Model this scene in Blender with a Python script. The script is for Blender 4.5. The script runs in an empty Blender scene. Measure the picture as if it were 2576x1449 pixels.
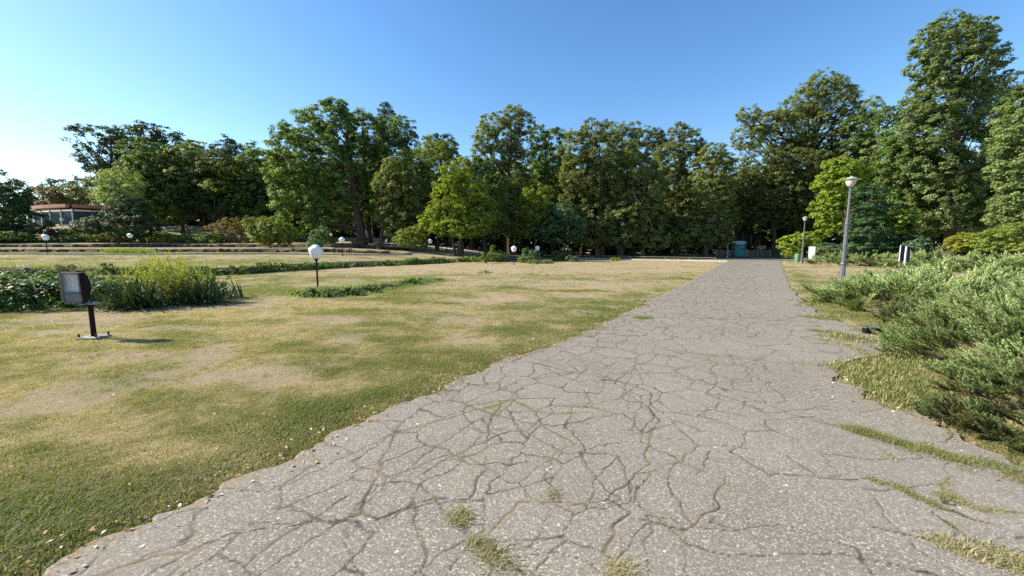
import bpy, bmesh, math, random
import numpy as np
from mathutils import Vector, Matrix

# ------------------------------------------------------------------ camera, world, sun
scn = bpy.context.scene
COL = scn.collection
R = math.radians
CAM_H = 1.55
PITCH = 6.17
cam_d = bpy.data.cameras.new('camera'); cam = bpy.data.objects.new('camera', cam_d); COL.objects.link(cam)
cam.location = (0, 0, CAM_H); cam.rotation_euler = (R(90 - PITCH), 0, 0)
cam_d.lens = 13.5; cam_d.sensor_width = 36; cam_d.clip_end = 3000; cam_d.clip_start = 0.05
scn.camera = cam
SUN_EL, SUN_AZ = 35.0, -83.0        # azimuth clockwise from +Y
world = bpy.data.worlds.new('World'); scn.world = world; world.use_nodes = True
wn = world.node_tree; bg = wn.nodes['Background']
sky = wn.nodes.new('ShaderNodeTexSky'); sky.sky_type = 'NISHITA'; sky.sun_disc = False
sky.sun_elevation = R(SUN_EL); sky.sun_rotation = R(SUN_AZ)
sky.air_density = 1.0; sky.dust_density = 0.35; sky.ozone_density = 2.1; sky.altitude = 50
hs = wn.nodes.new('ShaderNodeHueSaturation'); hs.inputs['Saturation'].default_value = 1.22
wn.links.new(sky.outputs[0], hs.inputs['Color']); wn.links.new(hs.outputs[0], bg.inputs[0]); bg.inputs[1].default_value = 0.10
sun_d = bpy.data.lights.new('sun', 'SUN'); sun_d.energy = 5.0; sun_d.angle = R(0.55); sun_d.color = (1, 0.89, 0.72)
sun = bpy.data.objects.new('sun', sun_d); COL.objects.link(sun)
sdir = Vector((math.sin(R(SUN_AZ)) * math.cos(R(SUN_EL)), math.cos(R(SUN_AZ)) * math.cos(R(SUN_EL)), math.sin(R(SUN_EL))))
sun.rotation_euler = (-sdir).to_track_quat('-Z', 'Y').to_euler(); sun.location = (-20, 0, 40)
vs = scn.view_settings; vs.view_transform = 'Standard'; vs.look = 'None'; vs.exposure = 1.2; vs.gamma = 1
vs.use_curve_mapping = False
scn.cycles.max_bounces = 6; scn.cycles.diffuse_bounces = 3; scn.cycles.transmission_bounces = 4
scn.cycles.transparent_max_bounces = 8; scn.cycles.use_denoising = False
random.seed(7)
rng = np.random.default_rng(11)

# ------------------------------------------------------------------ photo measurements -> places on the ground
F = 966.0; CX = 1288.0; CY = 724.5
_s, _c = math.sin(R(PITCH)), math.cos(R(PITCH))
def ray(px, py):
    x = (px - CX) / F; v = -(py - CY) / F
    y = _c + v * _s; z = -_s + v * _c
    return x / y, z / y                # per metre of forward distance
def at(px, py, Y):
    a, b = ray(px, py); return Vector((a * Y, Y, CAM_H + b * Y))
def G(px, py, z=0.0):
    a, b = ray(px, py); Y = (z - CAM_H) / b
    return Vector((a * Y, Y, z))

def sm(a, b, x):
    t = np.clip((x - a) / (b - a), 0, 1); return t * t * (3 - 2 * t)
def vnoise(x, y, scale, seed=0):
    x = np.asarray(x, float) / scale; y = np.asarray(y, float) / scale
    xi = np.floor(x).astype(np.int64); yi = np.floor(y).astype(np.int64)
    fx = x - xi; fy = y - yi; fx = fx * fx * (3 - 2 * fx); fy = fy * fy * (3 - 2 * fy)
    def h(i, j):
        n = (i * 374761393 + j * 668265263 + seed * 974634777) & 0x7fffffff
        n = ((n ^ (n >> 13)) * 1274126177) & 0x7fffffff
        return ((n ^ (n >> 16)) & 0xffff) / 65535.0
    return (h(xi, yi) * (1 - fx) + h(xi + 1, yi) * fx) * (1 - fy) + (h(xi, yi + 1) * (1 - fx) + h(xi + 1, yi + 1) * fx) * fy
def fbm(x, y, scale, seed=0, o=4):
    r = 0; a = 0.5; t = 0
    for i in range(o):
        r = r + a * vnoise(x, y, scale / (2 ** i), seed + i * 17); t += a; a *= 0.5
    return r / t

# path edges
LE = [(1832,655),(1800,672),(1750,700),(1700,727),(1640,757),(1560,795),(1470,835),(1390,872),(1290,902),(1200,942),(1130,968),(1060,1000),(960,1042),(880,1080),(800,1122),(760,1150),(680,1180),(600,1210),(540,1258),(420,1300),(340,1342),(220,1385),(150,1430),(40,1480)]
RE = [(1964,652),(1972,680),(1987,715),(2007,740),(2036,765),(2066,795),(2140,826),(2225,860),(2248,892),(2150,908),(2105,930),(2120,962),(2190,985),(2182,1010),(2260,1035),(2350,1048),(2430,1085),(2470,1130),(2560,1172),(2640,1222),(2780,1290)]
lp = np.array([G(*p)[:2] for p in LE])[::-1]; rp = np.array([G(*p)[:2] for p in RE])[::-1]
pdir = np.array([0.53, 0.848])
lp = np.vstack([[lp[0] - pdir * 12], [lp[0] - pdir * 1.5], lp, [lp[-1] + pdir * 26]])
rp = np.vstack([[rp[0] - pdir * 12], [rp[0] - pdir * 1.5], rp, [rp[-1] + pdir * 17]])
def xl(y):
    return np.interp(y, lp[:, 1], lp[:, 0]) + (vnoise(y, y * 0, 0.55, 5) - .5) * .12 + (vnoise(y, y * 0, 0.17, 6) - .5) * .13 + (vnoise(y, y * 0, 0.05, 16) - .5) * .06
def xr(y):
    return np.interp(y, rp[:, 1], rp[:, 0]) + (vnoise(y, y * 0, 0.5, 8) - .5) * .24 + (vnoise(y, y * 0, 0.16, 9) - .5) * .13 + (vnoise(y, y * 0, 0.05, 19) - .5) * .06

# terraces of the lawn
L1X = [-200, -28, -16.5, -15.0, -13, -6.9, -3, 4, 10]; L1Y = [21.5, 21.2, 20.4, 21.5, 27, 35.6, 41, 45, 60]
EX = [-200, -30, -14, -9, -3, 6]; EY = [31.0, 31.5, 34.5, 43, 50, 56]
def L1(x): return np.interp(x, L1X, L1Y)
def EE(x): return np.interp(x, EX, EY)
BANK = [G(740, 742), G(810, 748), G(880, 744), G(940, 736), G(1030, 716), G(1120, 706)]
BX = [b.x for b in BANK]; BY = [b.y for b in BANK]
def f3(x): return np.interp(x, [-22, -14, -8, -3, 8], [1, .6, .3, .12, 0])
def hz(x, y):
    x = np.asarray(x, float); y = np.asarray(y, float)
    l1 = L1(x); e = EE(x)
    wob = (vnoise(x, y * 0, 0.9, 3) - .5) * .35
    k = np.where(x < -14.5, 1.0, .55)
    f1 = np.interp(x, [-8, 0, 5], [1, .3, 0]); f2 = np.interp(x, [-20, -14, -7, 0, 5], [1, .8, .42, .1, 0])
    z = .38 * sm(0, .45, (y - l1) * k + wob) * f1
    z = z + .5 * np.clip((y - l1) / np.maximum(e - l1, 1), 0, 1) * f2
    z = z + .07 * sm(-.1, .1, y - e) * f2
    ya = 40 + (vnoise(x, y * 0, 2.5, 31) - .5) * .8; yb = 47 + (vnoise(x, y * 0, 2.5, 32) - .5) * .9
    g = .36 * sm(0, .35, y - ya) + .15 * np.clip((y - 40.3) / 6.7, 0, 1) + .38 * sm(0, .4, y - yb) + .25 * np.clip((y - 47.3) / 6.7, 0, 1)
    g = g + .85 * np.clip((y - 54) / 7, 0, 1)
    z = z + g * f3(x)
    z = z + 2.6 * sm(57, 76, y) * sm(-30, -46, x)
    bl = np.interp(x, BX, BY); fb = sm(BX[0], BX[1], x) * sm(BX[-1], BX[-2], x)
    z = z + .2 * fb * sm(-.1, .2, y - bl) * sm(3.2, .3, y - bl)
    z = z + (fbm(x, y, 3.0, 2, 3) - .5) * .06
    return z
def hz1(x, y): return float(hz(np.array([x]), np.array([y]))[0])
def earth(x, y):
    l1 = L1(x); k = np.where(x < -14.5, 1.0, .55); wob = (vnoise(x, y * 0, 0.9, 3) - .5) * .35
    d1 = (y - l1) * k + wob
    ya = 40 + (vnoise(x, y * 0, 2.5, 31) - .5) * .8; yb = 47 + (vnoise(x, y * 0, 2.5, 32) - .5) * .9
    e = sm(-.25, .0, d1) * sm(.62, .4, d1) * sm(5, -2, x)
    e = np.maximum(e, sm(-.35, 0, y - ya) * sm(.6, .35, y - ya) * sm(-9, -14, x)); e = np.maximum(e, sm(-.35, 0, y - yb) * sm(.65, .4, y - yb) * sm(-9, -14, x))
    bl = np.interp(x, BX, BY); fb = sm(BX[0], BX[1], x) * sm(BX[-1], BX[-2], x); e = np.maximum(e, fb * sm(-.15, 0, y - bl) * sm(.3, .18, y - bl))
    e = np.clip(e * (.55 + .8 * fbm(x, y, .6, 19, 3)), 0, 1)
    dl = xl(y) - x; return np.maximum(e, .6 * sm(.3, .02, dl) * (dl > -.3) * sm(.3, .7, fbm(x, y, .4, 23, 3)) * sm(20, 12, y))
def green(x, y):
    """how green the lawn is, 0 straw .. 1 fresh"""
    dl = (xl(y) - x) * .8
    dr = (x - xr(y)) * .8
    g = .34 + (fbm(x, y, 2.4, 41, 4) - .5) * 1.0 + (fbm(x * .6 + y * .3, y, .7, 43, 3) - .5) * 1.4
    g = g + .30 * sm(.1, .4, dl) * sm(1.9, .6, dl) * sm(16, 3, y)
    g = g - .35 * sm(20, 27, y) * sm(L1(x) + .5, L1(x) - .5, y)
    g = g - .1 * sm(14, 6, y) - .16 * sm(7, 2.5, y) * sm(.5, 1.4, dl) + (vnoise(x, y, .28, 47) - .5) * .5 * sm(14, 5, y)
    band = sm(20.8, 23, y) * sm(29, 26.5, y) * sm(-12, -16, x)
    g = g + .35 * band + .22 * sm(13, 17, y) * sm(22, 19, y) * sm(-2, -6, x)
    g = g + .25 * sm(0, .4, dr) * sm(1.5, .4, dr)
    g = g + .3 * sm(31, 33, y) * sm(-20, -26, x)
    g = g - .5 * sm(46, 52, y)
    return np.clip(g, 0, 1)

# ------------------------------------------------------------------ materials
def newmat(name):
    m = bpy.data.materials.new(name); m.use_nodes = True
    nt = m.node_tree; b = nt.nodes['Principled BSDF']; return m, nt, b
def N(nt, typ, **kw):
    n = nt.nodes.new(typ)
    for k, v in kw.items():
        if k in n.inputs.keys() if hasattr(n.inputs, 'keys') else False: n.inputs[k].default_value = v
        else: setattr(n, k, v)
    return n
def ramp(nt, src, stops):
    r = nt.nodes.new('ShaderNodeValToRGB'); nt.links.new(src, r.inputs[0])
    while len(r.color_ramp.elements) < len(stops): r.color_ramp.elements.new(.5)
    for e, (p, c) in zip(r.color_ramp.elements, stops):
        e.position = p; e.color = (c, c, c, 1) if isinstance(c, (int, float)) else (*c, 1)
    return r
def mixc(nt, f, a, b, mode='MIX'):
    m = nt.nodes.new('ShaderNodeMix'); m.data_type = 'RGBA'; m.blend_type = mode
    def put(s, v):
        if hasattr(v, 'links') or isinstance(v, bpy.types.NodeSocket): nt.links.new(v, s)
        elif isinstance(v, (int, float)): s.default_value = v
        else: s.default_value = (*v, 1)
    put(m.inputs[0], f); put(m.inputs[6], a); put(m.inputs[7], b)
    return m.outputs[2]
def noise(nt, vec, scale, detail=3, rough=.55):
    n = nt.nodes.new('ShaderNodeTexNoise'); n.inputs['Scale'].default_value = scale
    n.inputs['Detail'].default_value = detail; n.inputs['Roughness'].default_value = rough
    nt.links.new(vec, n.inputs['Vector']); return n.outputs[0]
def bump(nt, b, h, strength=.3, dist=.02):
    n = nt.nodes.new('ShaderNodeBump'); n.inputs['Strength'].default_value = strength; n.inputs['Distance'].default_value = dist
    nt.links.new(h, n.inputs['Height']); nt.links.new(n.outputs[0], b.inputs['Normal'])
def simple(name, col, rough=.6, var=.25, scale=6, metal=0, bmp=0.0, spec=.4, col2=None):
    m, nt, b = newmat(name)
    tc = nt.nodes.new('ShaderNodeTexCoord').outputs['Object']
    n = noise(nt, tc, scale, 5)
    c2 = col2 or tuple(max(0, c * (1 - var)) for c in col)
    c1 = col if col2 else tuple(c * (1 + var * .5) for c in col)
    r = ramp(nt, n, [(.35, c2), (.65, c1)])
    nt.links.new(r.outputs[0], b.inputs['Base Color'])
    b.inputs['Roughness'].default_value = rough; b.inputs['Metallic'].default_value = metal
    b.inputs['Specular IOR Level'].default_value = spec
    if bmp: bump(nt, b, noise(nt, tc, scale * 5, 4), bmp, .01)
    return m
def leafmat(name, col, hi, trans=.35, rough=.55, inst=False, lo=None, boost=None):
    """leaves: tint attribute slides from col to hi, each plant varies a little"""
    if boost is None: boost = 2.0; trans = min(.5, trans + .08)
    col = tuple(c * boost for c in col); hi = tuple(c * boost for c in hi); lo = tuple(c * boost for c in lo) if lo else None
    m, nt, b = newmat(name)
    a = nt.nodes.new('ShaderNodeAttribute'); a.attribute_name = 'tint'
    if inst: a.attribute_type = 'INSTANCER'
    cr = ramp(nt, a.outputs['Fac'], [(0, lo or tuple(c * .7 for c in col)), (.5, col), (1, hi)]).outputs[0]
    oi = nt.nodes.new('ShaderNodeObjectInfo')
    hsv = nt.nodes.new('ShaderNodeHueSaturation'); nt.links.new(cr, hsv.inputs['Color'])
    mr = nt.nodes.new('ShaderNodeMapRange'); mr.inputs[3].default_value = .85; mr.inputs[4].default_value = 1.15
    nt.links.new(oi.outputs['Random'], mr.inputs[0]); nt.links.new(mr.outputs[0], hsv.inputs['Value'])
    out = nt.nodes['Material Output']
    nt.links.new(hsv.outputs[0], b.inputs['Base Color']); b.inputs['Roughness'].default_value = rough
    b.inputs['Specular IOR Level'].default_value = .1 if inst else .2
    t = nt.nodes.new('ShaderNodeBsdfTranslucent')
    tcol = mixc(nt, 1.0, hsv.outputs[0], (1.4, 1.35, .6), 'MULTIPLY'); nt.links.new(tcol, t.inputs[0])
    ms = nt.nodes.new('ShaderNodeMixShader'); ms.inputs[0].default_value = trans
    nt.links.new(b.outputs[0], ms.inputs[1]); nt.links.new(t.outputs[0], ms.inputs[2]); nt.links.new(ms.outputs[0], out.inputs[0])
    return m

M = {}
M['linden'] = leafmat('linden_leaves', (.085,.108,.036), (.15,.165,.06))
M['linden_brown'] = leafmat('linden_dry_leaves', (.078,.098,.032), (.135,.15,.052))
M['broad'] = leafmat('broad_leaves', (.062,.10,.028), (.11,.155,.042))
M['oak'] = leafmat('oak_leaves', (.034,.056,.018), (.06,.09,.03), trans=.25)
M['maple'] = leafmat('maple_leaves', (.098,.132,.02), (.165,.20,.03), trans=.42)
M['locust'] = leafmat('locust_leaves', (.095,.13,.03), (.2,.22,.035), trans=.42)
M['poplar'] = leafmat('poplar_leaves', (.085,.118,.045), (.155,.185,.085), rough=.42)
M['pine'] = leafmat('pine_needles', (.045,.065,.03), (.09,.1,.05), trans=.12)
M['catalpa'] = leafmat('catalpa_leaves', (.115,.16,.025), (.21,.25,.038), trans=.45)
M['yew'] = leafmat('yew_needles', (.028,.055,.022), (.06,.11,.035), trans=.15)
M['willow'] = leafmat('willow_leaves', (.12,.16,.06), (.2,.24,.1))
M['autumn'] = leafmat('dry_brown_leaves', (.115,.10,.05), (.19,.15,.075))
M['olive'] = leafmat('olive_leaves', (.10,.13,.03), (.19,.21,.05))
M['bluegreen'] = leafmat('bluegreen_leaves', (.06,.11,.06), (.12,.18,.10))
M['dark_shrub'] = leafmat('dark_shrub_leaves', (.025,.045,.02), (.05,.075,.03), trans=.2)
M['yellow'] = leafmat('yellow_shrub_leaves', (.13,.15,.022), (.25,.24,.03), trans=.35)
M['purple'] = leafmat('purple_shrub_leaves', (.035,.02,.028), (.06,.035,.04), trans=.1)
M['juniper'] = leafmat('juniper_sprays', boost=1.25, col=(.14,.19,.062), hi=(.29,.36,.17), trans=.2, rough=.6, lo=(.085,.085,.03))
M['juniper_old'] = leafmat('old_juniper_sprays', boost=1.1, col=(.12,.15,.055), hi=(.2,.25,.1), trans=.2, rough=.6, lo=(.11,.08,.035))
M['vine'] = leafmat('vine_leaves', (.03,.065,.018), (.12,.17,.032), trans=.25)
M['yucca'] = leafmat('yucca_leaves', (.045,.08,.03), (.13,.18,.075), trans=.1, rough=.6, boost=1.1)
M['goldenrod'] = leafmat('goldenrod_stems', (.16,.21,.035), (.28,.31,.055), trans=.35, lo=(.24,.15,.045), boost=1.15)
M['weed'] = leafmat('weed_leaves', (.08,.13,.035), (.16,.2,.05), trans=.3)
M['grass_blades'] = leafmat('grass_blades', (.275,.27,.135), (.165,.205,.062), trans=.4, inst=True, lo=(.47,.425,.295), boost=1)
M['verge'] = leafmat('verge_grass_blades', (.15,.18,.055), (.09,.14,.03), trans=.3, lo=(.42,.35,.2), boost=1)
M['grass_tall'] = leafmat('tall_grass_blades', (.09,.125,.03), (.13,.17,.035), trans=.3)
M['bark'] = simple('bark', (.085,.068,.052), .9, .5, 9, bmp=.6, spec=.15)
M['bark_pale'] = simple('pale_bark', (.30,.27,.24), .9, .4, 6, bmp=.5, spec=.15)
M['stone'] = simple('ledge_stone', (.085,.070,.055), .9, .45, 5, bmp=.7, spec=.2)
M['white_opal'] = simple('white_opal_plastic', (.80,.82,.83), .35, .06, 3)
M['black_metal'] = simple('black_painted_metal', (.006,.006,.008), .6, .4, 10, spec=.18)
M['brown_pole'] = simple('rusty_dark_pole', (.028,.012,.010), .75, .5, 12, spec=.15)
M['plate'] = simple('weathered_steel_plate', (.24,.24,.235), .6, .4, 20, metal=.2)
M['grey_post'] = simple('grey_lamp_paint', (.14,.14,.16), .42, .25, 9, metal=.25)
M['lamp_bowl'] = simple('cream_lamp_bowl', (.50,.46,.40), .4, .1, 4)
M['lamp_cap'] = simple('green_grey_lamp_cap', (.30,.35,.31), .45, .2, 6)
M['concrete'] = simple('pale_concrete', (.42,.39,.34), .85, .3, 5, bmp=.3, spec=.2)
M['concrete_dark'] = simple('weathered_concrete', (.26,.24,.20), .9, .45, 4, bmp=.3, spec=.2)
M['green_bin'] = simple('green_bin_plastic', (.12,.27,.16), .5, .15, 5)
M['teal'] = simple('teal_cabin_plastic', (.02,.26,.25), .4, .3, 3)
M['teal_dark'] = simple('dark_teal_plastic', (.008,.07,.08), .5, .3, 3)
M['white_plastic'] = simple('white_plastic', (.72,.74,.76), .45, .15, 4)
M['white_board'] = simple('white_board', (.82,.82,.80), .5, .05, 3)
M['ink'] = simple('faded_print', (.22,.22,.24), .6, .2, 8)
M['blue_board'] = simple('navy_board', (.035,.04,.09), .85, .2, 5, spec=.08)
M['sign_grey'] = simple('lilac_grey_sign', (.33,.31,.35), .5, .1, 5)
M['panel_grey'] = simple('floodlight_grey_panel', (.16,.165,.17), .5, .2, 9)
M['rubber'] = simple('matt_black_casing', (.012,.012,.013), .95, .3, 6, spec=.05)
M['orange'] = simple('orange_panel', (.62,.16,.03), .5, .25, 3)
M['salmon'] = simple('salmon_fascia', (.42,.21,.15), .7, .15, 4)
M['cream'] = simple('cream_render', (.62,.57,.42), .8, .1, 4)
M['wall_dark'] = simple('dark_olive_cladding', (.05,.055,.045), .7, .3, 2)
M['frame_grey'] = simple('grey_window_frame', (.38,.38,.36), .5, .15, 5)
M['wood_dark'] = simple('dark_bench_wood', (.045,.035,.03), .7, .4, 7)
M['rail_grey'] = simple('green_grey_rail', (.20,.20,.15), .6, .3, 9)
M['skin'] = simple('skin', (.45,.27,.19), .55, .05, 4)
M['red_cloth'] = simple('red_cloth', (.45,.03,.03), .8, .15, 5)
M['white_cloth'] = simple('white_cloth', (.75,.75,.76), .8, .05, 5)
M['grey_cloth'] = simple('grey_cloth', (.16,.17,.19), .85, .15, 5)
M['hair'] = simple('dark_hair', (.02,.015,.012), .7, .3, 9)
M['litter_pale'] = simple('fallen_leaf_pale', (.62,.56,.42), .7, .25, 40)
M['litter_brown'] = simple('fallen_leaf_brown', (.34,.19,.09), .7, .4, 30)
M['soil'] = simple('dry_soil', (.20,.145,.10), .95, .4, 8, bmp=.5, spec=.1)
m, nt, b = newmat('window_glass'); M['glass'] = m
b.inputs['Base Color'].default_value = (.045,.075,.09,1); b.inputs['Roughness'].default_value = .6; b.inputs['Specular IOR Level'].default_value = .02
m, nt, b = newmat('floodlight_reflector'); M['reflector'] = m
tc = nt.nodes.new('ShaderNodeTexCoord').outputs['Object']
r = ramp(nt, noise(nt, tc, 5, 2), [(.35, (.45,.48,.5)), (.65, (.7,.74,.72))]); nt.links.new(r.outputs[0], b.inputs['Base Color'])
b.inputs['Metallic'].default_value = .5; b.inputs['Roughness'].default_value = .4
m, nt, b = newmat('clear_glass'); M['clear'] = m
b.inputs['Base Color'].default_value = (.8,.85,.85,1); b.inputs['Alpha'].default_value = .14; b.inputs['Roughness'].default_value = .12

# lawn
m, nt, b = newmat('lawn_turf'); M['lawn'] = m
tc = nt.nodes.new('ShaderNodeTexCoord').outputs['Object']
at_ = nt.nodes.new('ShaderNodeAttribute'); at_.attribute_name = 'green'
n1 = noise(nt, tc, 9, 5, .7); n2 = noise(nt, tc, 45, 3, .7); n3 = noise(nt, tc, 1.3, 4)
ma = nt.nodes.new('ShaderNodeMath'); ma.operation = 'MULTIPLY_ADD'; nt.links.new(n1, ma.inputs[0]); ma.inputs[1].default_value = 1.1; ma.inputs[2].default_value = -.55
mb = nt.nodes.new('ShaderNodeMath'); mb.operation = 'ADD'; nt.links.new(ma.outputs[0], mb.inputs[0]); nt.links.new(at_.outputs['Fac'], mb.inputs[1])
c = ramp(nt, mb.outputs[0], [(.0, (.32,.255,.165)), (.3, (.275,.228,.14)), (.6, (.19,.187,.085)), (1, (.135,.15,.05))]).outputs[0]
c = mixc(nt, ramp(nt, n2, [(.4, 0), (.75, .55)]).outputs[0], c, (.36,.31,.2))
c = mixc(nt, ramp(nt, n3, [(.55, 0), (.8, .45)]).outputs[0], c, (.2,.15,.09))
n5 = noise(nt, tc, 150, 2, .8)
c = mixc(nt, ramp(nt, n5, [(.38, .75), (.5, 0)]).outputs[0], c, (.13,.10,.06))
c = mixc(nt, ramp(nt, n5, [(.56, 0), (.66, .6)]).outputs[0], c, (.44,.38,.27))
ea = nt.nodes.new('ShaderNodeAttribute'); ea.attribute_name = 'earth'
c = mixc(nt, ea.outputs['Fac'], c, (.05,.038,.028))
nt.links.new(c, b.inputs['Base Color']); b.inputs['Roughness'].default_value = .95; b.inputs['Specular IOR Level'].default_value = .1
n4 = noise(nt, tc, 170, 2, .8)
bump(nt, b, n4, .8, .02)

# asphalt: cracks come from the mesh itself (attribute 'crack'), the chippings from noise
m, nt, b = newmat('old_asphalt'); M['asphalt'] = m
tc = nt.nodes.new('ShaderNodeTexCoord').outputs['Object']
v = nt.nodes.new('ShaderNodeTexVoronoi'); v.inputs['Scale'].default_value = 120; nt.links.new(tc, v.inputs['Vector'])
sep = nt.nodes.new('ShaderNodeSeparateColor'); nt.links.new(v.outputs['Color'], sep.inputs[0])
v2 = nt.nodes.new('ShaderNodeTexVoronoi'); v2.inputs['Scale'].default_value = 62; nt.links.new(tc, v2.inputs['Vector'])
sep2 = nt.nodes.new('ShaderNodeSeparateColor'); nt.links.new(v2.outputs['Color'], sep2.inputs[0])
base = ramp(nt, noise(nt, tc, .8, 5, .6), [(.3, (.155,.143,.121)), (.5, (.207,.193,.164)), (.7, (.25,.235,.20))]).outputs[0]
base = mixc(nt, ramp(nt, noise(nt, tc, 3.5, 4), [(.35, .0), (.75, .35)]).outputs[0], base, (.31,.28,.24))
chip = ramp(nt, sep.outputs[0], [(.0, (.072,.066,.056)), (.3, (.155,.143,.122)), (.62, (.222,.206,.176)), (.83, (.355,.332,.28)), (.94, (.55,.515,.44))])
chip.color_ramp.interpolation = 'CONSTANT'
c = mixc(nt, .52, base, chip.outputs[0])
c = mixc(nt, ramp(nt, noise(nt, tc, .33, 4, .65), [(.45, 0), (.7, .5)]).outputs[0], c, (.20,.18,.155))
big = nt.nodes.new('ShaderNodeMath'); big.operation = 'GREATER_THAN'; big.inputs[1].default_value = .9994; nt.links.new(sep2.outputs[0], big.inputs[0])
c = mixc(nt, big.outputs[0], c, (.50,.47,.42))
ca = nt.nodes.new('ShaderNodeAttribute'); ca.attribute_name = 'crack'
c = mixc(nt, ca.outputs['Fac'], c, ramp(nt, noise(nt, tc, 2.5, 4), [(.5, (.022,.019,.015)), (.7, (.085,.07,.04))]).outputs[0])
ga = nt.nodes.new('ShaderNodeAttribute'); ga.attribute_name = 'grime'
c = mixc(nt, ga.outputs['Fac'], c, (.22,.18,.12))
nt.links.new(c, b.inputs['Base Color']); b.inputs['Roughness'].default_value = .88; b.inputs['Specular IOR Level'].default_value = .25
bump(nt, b, sep.outputs[0], .5, .004)

# ------------------------------------------------------------------ building helpers
def tag(o, label=None, cat=None, group=None, kind=None):
    if label: o['label'] = label
    if cat: o['category'] = cat
    if group: o['group'] = group
    if kind: o['kind'] = kind
    return o
def link(name, me, mat=None, parent=None, smooth=False):
    if mat is not None:
        me.materials.clear(); me.materials.append(mat)
    o = bpy.data.objects.new(name, me); COL.objects.link(o)
    if parent is not None: o.parent = parent
    if smooth: me.shade_smooth()
    return o
def empty(name, loc, label, cat, group=None, rz=0.0):
    o = bpy.data.objects.new(name, None); COL.objects.link(o); o.location = loc; o.rotation_euler.z = rz
    o.empty_display_size = .2
    return tag(o, label, cat, group)
def copy_tree(o, parent=None):
    c = o.copy(); COL.objects.link(c)
    if parent is not None: c.parent = parent
    for ch in o.children: copy_tree(ch, c)
    return c
def npmesh(name, verts, faces, nper, attrs=None):
    """verts (V,3), faces (F,nper) -> mesh, quickly"""
    me = bpy.data.meshes.new(name); V = len(verts); Fn = len(faces)
    me.vertices.add(V); me.vertices.foreach_set('co', np.ascontiguousarray(verts, dtype=np.float32).ravel())
    me.loops.add(Fn * nper); me.loops.foreach_set('vertex_index', np.ascontiguousarray(faces, dtype=np.int32).ravel())
    me.polygons.add(Fn); me.polygons.foreach_set('loop_start', np.arange(0, Fn * nper, nper, dtype=np.int32))
    for k, (dom, arr) in (attrs or {}).items():
        a = me.attributes.new(k, 'FLOAT', dom); a.data.foreach_set('value', np.ascontiguousarray(arr, dtype=np.float32))
    me.update(calc_edges=True)
    return me
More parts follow.
